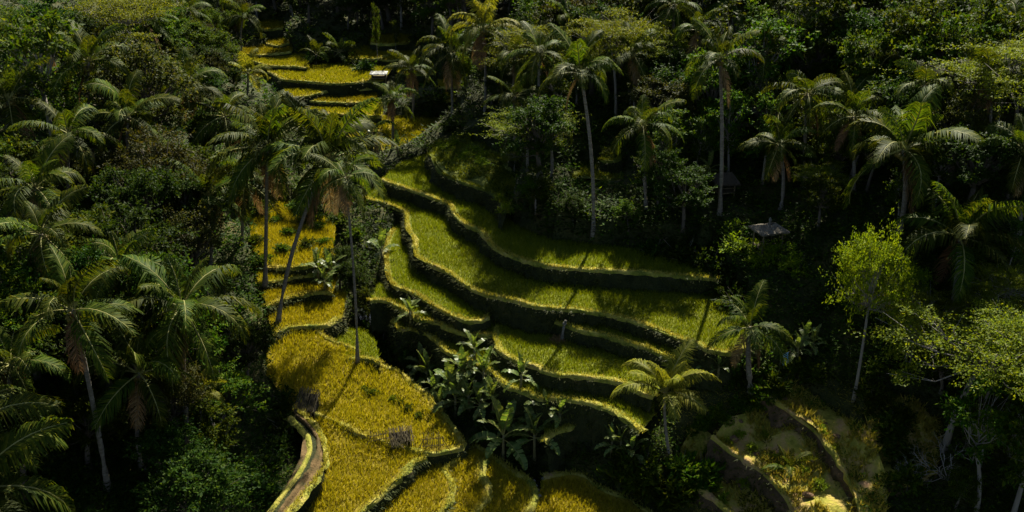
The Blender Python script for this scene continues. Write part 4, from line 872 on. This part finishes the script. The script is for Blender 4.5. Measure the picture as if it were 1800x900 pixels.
def leanto(label, pos, wd, h0, h1, dp_, n, rz, name='bamboo_shelter', cat='shelter'):
    t = thing(name, pos, label, cat, None, rz); rg = random.Random(int(pos[0] * 99))
    for x in (-1, 1):
        for y, h in ((-1, h0), (1, h1)):
            b = MB(); b.tube([(x * wd / 2, y * dp_ / 2, -.3), (x * wd / 2, y * dp_ / 2, h)], .035, 5); link('post', b.mesh('post', M_bamboo), t)
    for i in range(n):
        x = -wd / 2 - .08 + (wd + .16) * i / (n - 1); e = rg.uniform(.05, .28); q = rg.uniform(.05, .3); dz = (h1 - h0) / dp_
        b = MB(); b.tube([(x, -dp_ / 2 - e, h0 - e * dz + .04), (x + rg.uniform(-.04, .04), 0, (h0 + h1) / 2 + .05 + rg.uniform(-.02, .02)), (x + rg.uniform(-.05, .05), dp_ / 2 + q, h1 + q * dz + .04)], wd / n * rg.uniform(.2, .4), 5)
        link('slat', b.mesh('slat', M_bamboo if rg.random() < .45 else M_thatchd), t)
    rs_ = np.random.default_rng(int(abs(pos[0]) * 10)); nl_ = 150; xx = rs_.uniform(-wd / 2 - .15, wd / 2 + .15, nl_); yy = rs_.uniform(-dp_ / 2 - .25, dp_ / 2 + .2, nl_)
    cc = np.c_[xx, yy, h0 + (yy / dp_ + .5) * (h1 - h0) + .10 + rs_.uniform(0, .07, nl_)]
    link('thatch', leaves(cc, np.c_[rs_.normal(0, .35, nl_), -np.ones(nl_), np.full(nl_, -(h1 - h0) / dp_)], np.tile((0, 0, 1.0), (nl_, 1)), rs_.uniform(.2, .5, nl_), .1, L_dead2, 'thatch'), t, kind='stuff')
    b = MB(); b.box((0, dp_ / 2 - .06, h1 / 2 - .1), (wd - .1, .05, h1)); link('back_wall', b.mesh('back_wall', M_thatchd), t)
    for x in (-1, 1): b = MB(); b.box((x * (wd / 2 - .06), 0, h0 / 2), (.04, dp_ - .14, h0 * .95)); link('side_wall', b.mesh('side_wall', M_thatchd), t)
    return t
leanto('bamboo lean-to shelter with slatted roof at the head of the dirt path', on(543, 728), 1.2, .55, 1.2, 1.1, 14, -.15)
leanto('low dark bamboo shelter with slatted roof on the edge of the golden field', on(706, 786), 1.15, .55, .85, .8, 13, .25)
def fence(label, pos, n, wd, h, rz):
    t = thing('bamboo_fence', pos, label, 'fence', None, rz); rg = random.Random(5)
    for i in range(n):
        x = -wd / 2 + wd * i / (n - 1); b = MB(); b.tube([(x, rg.uniform(-.05, .05), -.25), (x + rg.uniform(-.08, .08), rg.uniform(-.05, .05), h * rg.uniform(.75, 1.15))], .022, 5); link('stick', b.mesh('stick', M_bamboo), t)
    for z in (.3, .75): b = MB(); b.tube([(-wd / 2 - .1, -.05, h * z), (wd / 2 + .1, -.05, h * z + .05)], .022, 5); link('rail', b.mesh('rail', M_bamboo), t)
    for x, e in ((-wd / 2, -.5), (wd / 2, .55)): b = MB(); b.tube([(x, -.1, h * .75), (x + e, -.35, -.1)], .022, 5); link('brace', b.mesh('brace', M_bamboo), t)
fence('upright bamboo stick fence between the golden fields near the stream', on(762, 796), 13, 1.2, 1.15, .1)
fence('row of leaning sticks beside the low dark shelter', on(668, 778), 9, 1.1, .75, .3)
# statue post with straw heap
g = on(988, 600); t = thing('carved_post', g, 'slender carved post with knobbed top standing at the terrace corner', 'post')
b = MB(); b.tube([(0, 0, -.2), (0, 0, .25), (.04, 0, .7), (.1, 0, 1.15)], [.16, .13, .09, .08], 7); link('shaft', b.mesh('shaft', M_stone, True), t)
b = MB(); b.ball((.13, 0, 1.33), .15, 8, 5); b.ball((.2, 0, 1.52), .10, 8, 5); link('knob', b.mesh('knob', M_stone, True), t)
rs = np.random.default_rng(3); n = 700; th = rs.random(n) * 6.28; rr = np.sqrt(rs.random(n)) * .7; c = np.c_[np.cos(th) * rr, np.sin(th) * rr * .7, (.7 - rr) * .5 * rs.random(n)]
link('straw_heap', leaves(c, rs.normal(0, 1, (n, 3)), np.tile((0, 0, 1.0), (n, 1)), rs.uniform(.15, .35, n), .12, L_dead, 'straw_heap'), None, g + np.array((-.25, -.1, .05)), label='small heap of dry straw at the foot of the carved post', cat='straw heap')
# blue cloth on a stick rack
g = on(1377, 655); t = thing('hanging_cloth', g, 'bright blue cloth hanging from a stick rack by the banana plants', 'cloth', None, .5)
h = atY(1377, 620, g[1])[2] - g[2]; V = []; Fq = []; A, B = 9, 8
for i in range(A):
    for j in range(B): V.append((-.22 + .44 * i / (A - 1) + .12 * j / B, .05 * math.sin(i * 1.7 + j * .4), h - j * .9 / (B - 1)))
for i in range(A - 1):
    for j in range(B - 1): Fq.append([i * B + j, i * B + j + 1, (i + 1) * B + j + 1, (i + 1) * B + j])
o = link('cloth', mesh_np('cloth', V, Fq, M_blue, smooth=True), t); md = o.modifiers.new('thick', 'SOLIDIFY'); md.thickness = .015
b = MB(); b.tube([(-.4, 0, h + .01), (.4, 0, h + .01)], .02, 5); link('rail', b.mesh('rail', M_bamboo), t)
for x in (-.38, .38): b = MB(); b.tube([(x, .03, -.2), (x, .03, h + .1)], .025, 5); link('pole', b.mesh('pole', M_bamboo), t)
# dead branching shrub
def dead_shrub(label, base, hpx, seed):
    g = on(*base); h = hpx * proj(g)[2] / F; t = thing('dead_shrub', g, label, 'shrub'); rg = np.random.default_rng(seed); mb = MB()
    def br(p, d, l, r, k):
        e = p + d * l; m = (p + e) / 2 + rg.normal(0, l * .08, 3); mb.tube([p, m, e], [r, r * .8, r * .55], 5, False)
        if k:
            for _ in range(3 if k > 1 else 2): br(p + (e - p) * rg.uniform(.5, 1), unit(d + rg.normal(0, .55, 3)), l * rg.uniform(.5, .75), r * .55, k - 1)
    for _ in range(5): br(np.zeros(3), unit(np.array((rg.normal(-.3, .7), rg.normal(0, .5), .8))), h * .45, .035, 3)
    link('branches', mb.mesh('branches', M_pale), t)
dead_shrub('bare pale branching dead shrub at the bottom right', (1665,850), 105, 4)
dead_shrub('low bare twiggy shrub on the rough pasture', (1610,850), 60, 8)
# clods and stones on the rough slope
rk = random.Random(21); RK = []
for k in range(3):
    b = MB(); b.ball((0, 0, 0), 1, 8, 6, (1.2, .9, .6)); rv = np.random.default_rng(60 + k)
    b.v = [tuple(np.array(q) * rv.uniform(.75, 1.15)) for q in b.v]; RK.append(b.mesh('rock', M_clod))
for k, (u, v) in enumerate(sorted([(1405,715),(1425,722),(1440,708),(1380,705),(1290,775),(1330,800),(1350,835),(1300,740),(1420,870),(1395,790),(1262,812),(1450,745),(1245,845),(1470,770)])):
    link('rock', RK[k % 3], None, on(u, v), (0, 0, rk.random() * 6), rk.uniform(.14, .34), None, ordn(k, 14) + 'reddish earth clod on the rough right foreground slope', 'rock', 'earth clods on the rough slope')
# stone edging of the lowest field
t = thing('stone_edging', P(947, 862, -6.9), 'row of grey stones edging the channel of the lowest golden field', 'stone wall'); rg = random.Random(9)
for i, (u, v) in enumerate([(938,846),(942,854),(946,862),(948,872),(955,842),(966,839),(978,837)]):
    b = MB(); q = P(u, v, -6.95) - P(947, 862, -6.9); b.ball((0, 0, 0), .12 + .05 * rg.random(), 7, 5, (1.2, .9, .7)); link('stone', b.mesh('stone', M_stone), t, q, (0, 0, rg.random() * 3))
# irrigation ditch on the path
cr_ = crv(zz([(516,733),(536,752),(549,768),(553,792),(541,822),(518,856),(496,885),(470,920)], -3.9)); cw = np.array([P(*q) for q in cr_]); cw = resample(cw, .3)
tg = np.gradient(cw[:, :2], axis=0); tg /= np.linalg.norm(tg, axis=1)[:, None]; nr = np.c_[tg[:, 1], -tg[:, 0]]; rs = np.random.default_rng(6)
def strip(name, prof, mat, sm=True, jit=.03):
    rows = [np.c_[cw[:, :2] + nr * (d + rs.normal(0, jit, len(cw)))[:, None], cw[:, 2] + dz + rs.normal(0, jit * .4, len(cw))] for d, dz in prof]
    V = np.stack(rows, 1).reshape(-1, 3); ii = np.arange(len(V)).reshape(len(cw), len(prof))
    return mesh_np(name, V, np.c_[ii[:-1, :-1].ravel(), ii[:-1, 1:].ravel(), ii[1:, 1:].ravel(), ii[1:, :-1].ravel()], mat, smooth=sm)
dt = link('ditch', strip('ditch', [(-.13, .03), (.13, .03)], M_riser, True, 0.0), kind='structure')
link('ridge', strip('ridge', [(-.42, -.05), (-.3, .16), (-.16, .2), (-.11, -.05)], M_dirt), dt)
link('ridge', strip('ridge', [(.11, -.05), (.16, .18), (.3, .18), (.5, -.05)], M_bund), dt)
# stream
sw = np.array([W(640,63,-5), W(690,57,-6.6), W(735,52.4,-7.2), W(790,48.6,-7.4), W(850,46.6,-7.4), W(910,45.6,-7.4), W(985,45.4,-7.2), W(1080,42.6,-7.8), W(1150,40,-8.4), W(1230,37,-9)])
cw = resample(crv(sw), .8); tg = np.gradient(cw[:, :2], axis=0); tg /= np.linalg.norm(tg, axis=1)[:, None]; nr = np.c_[tg[:, 1], -tg[:, 0]]; cw[:, 2] = hgt(cw[:, 0], cw[:, 1], ZZ) + .12
cw[:, 2] = np.minimum.accumulate(cw[:, 2])
link('stream', strip('stream', [(-.8, 0), (0, 0), (.8, 0)], M_water, True, .05), kind='structure')


# ------------------------------------------------------------------ tell look-alikes apart by their order
bylab = {}
bpy.context.view_layer.update()
for o in SC.objects:
    if o.parent is None and o.get('label'): bylab.setdefault(o['label'], []).append(o)
for lb, os_ in bylab.items():
    if len(os_) < 2: continue
    os_.sort(key=lambda o: proj(o.location)[0])
    for k, o in enumerate(os_):
        nl_ = ordn(k, len(os_)) + lb
        if len(nl_.split()) <= 16: o['label'] = nl_
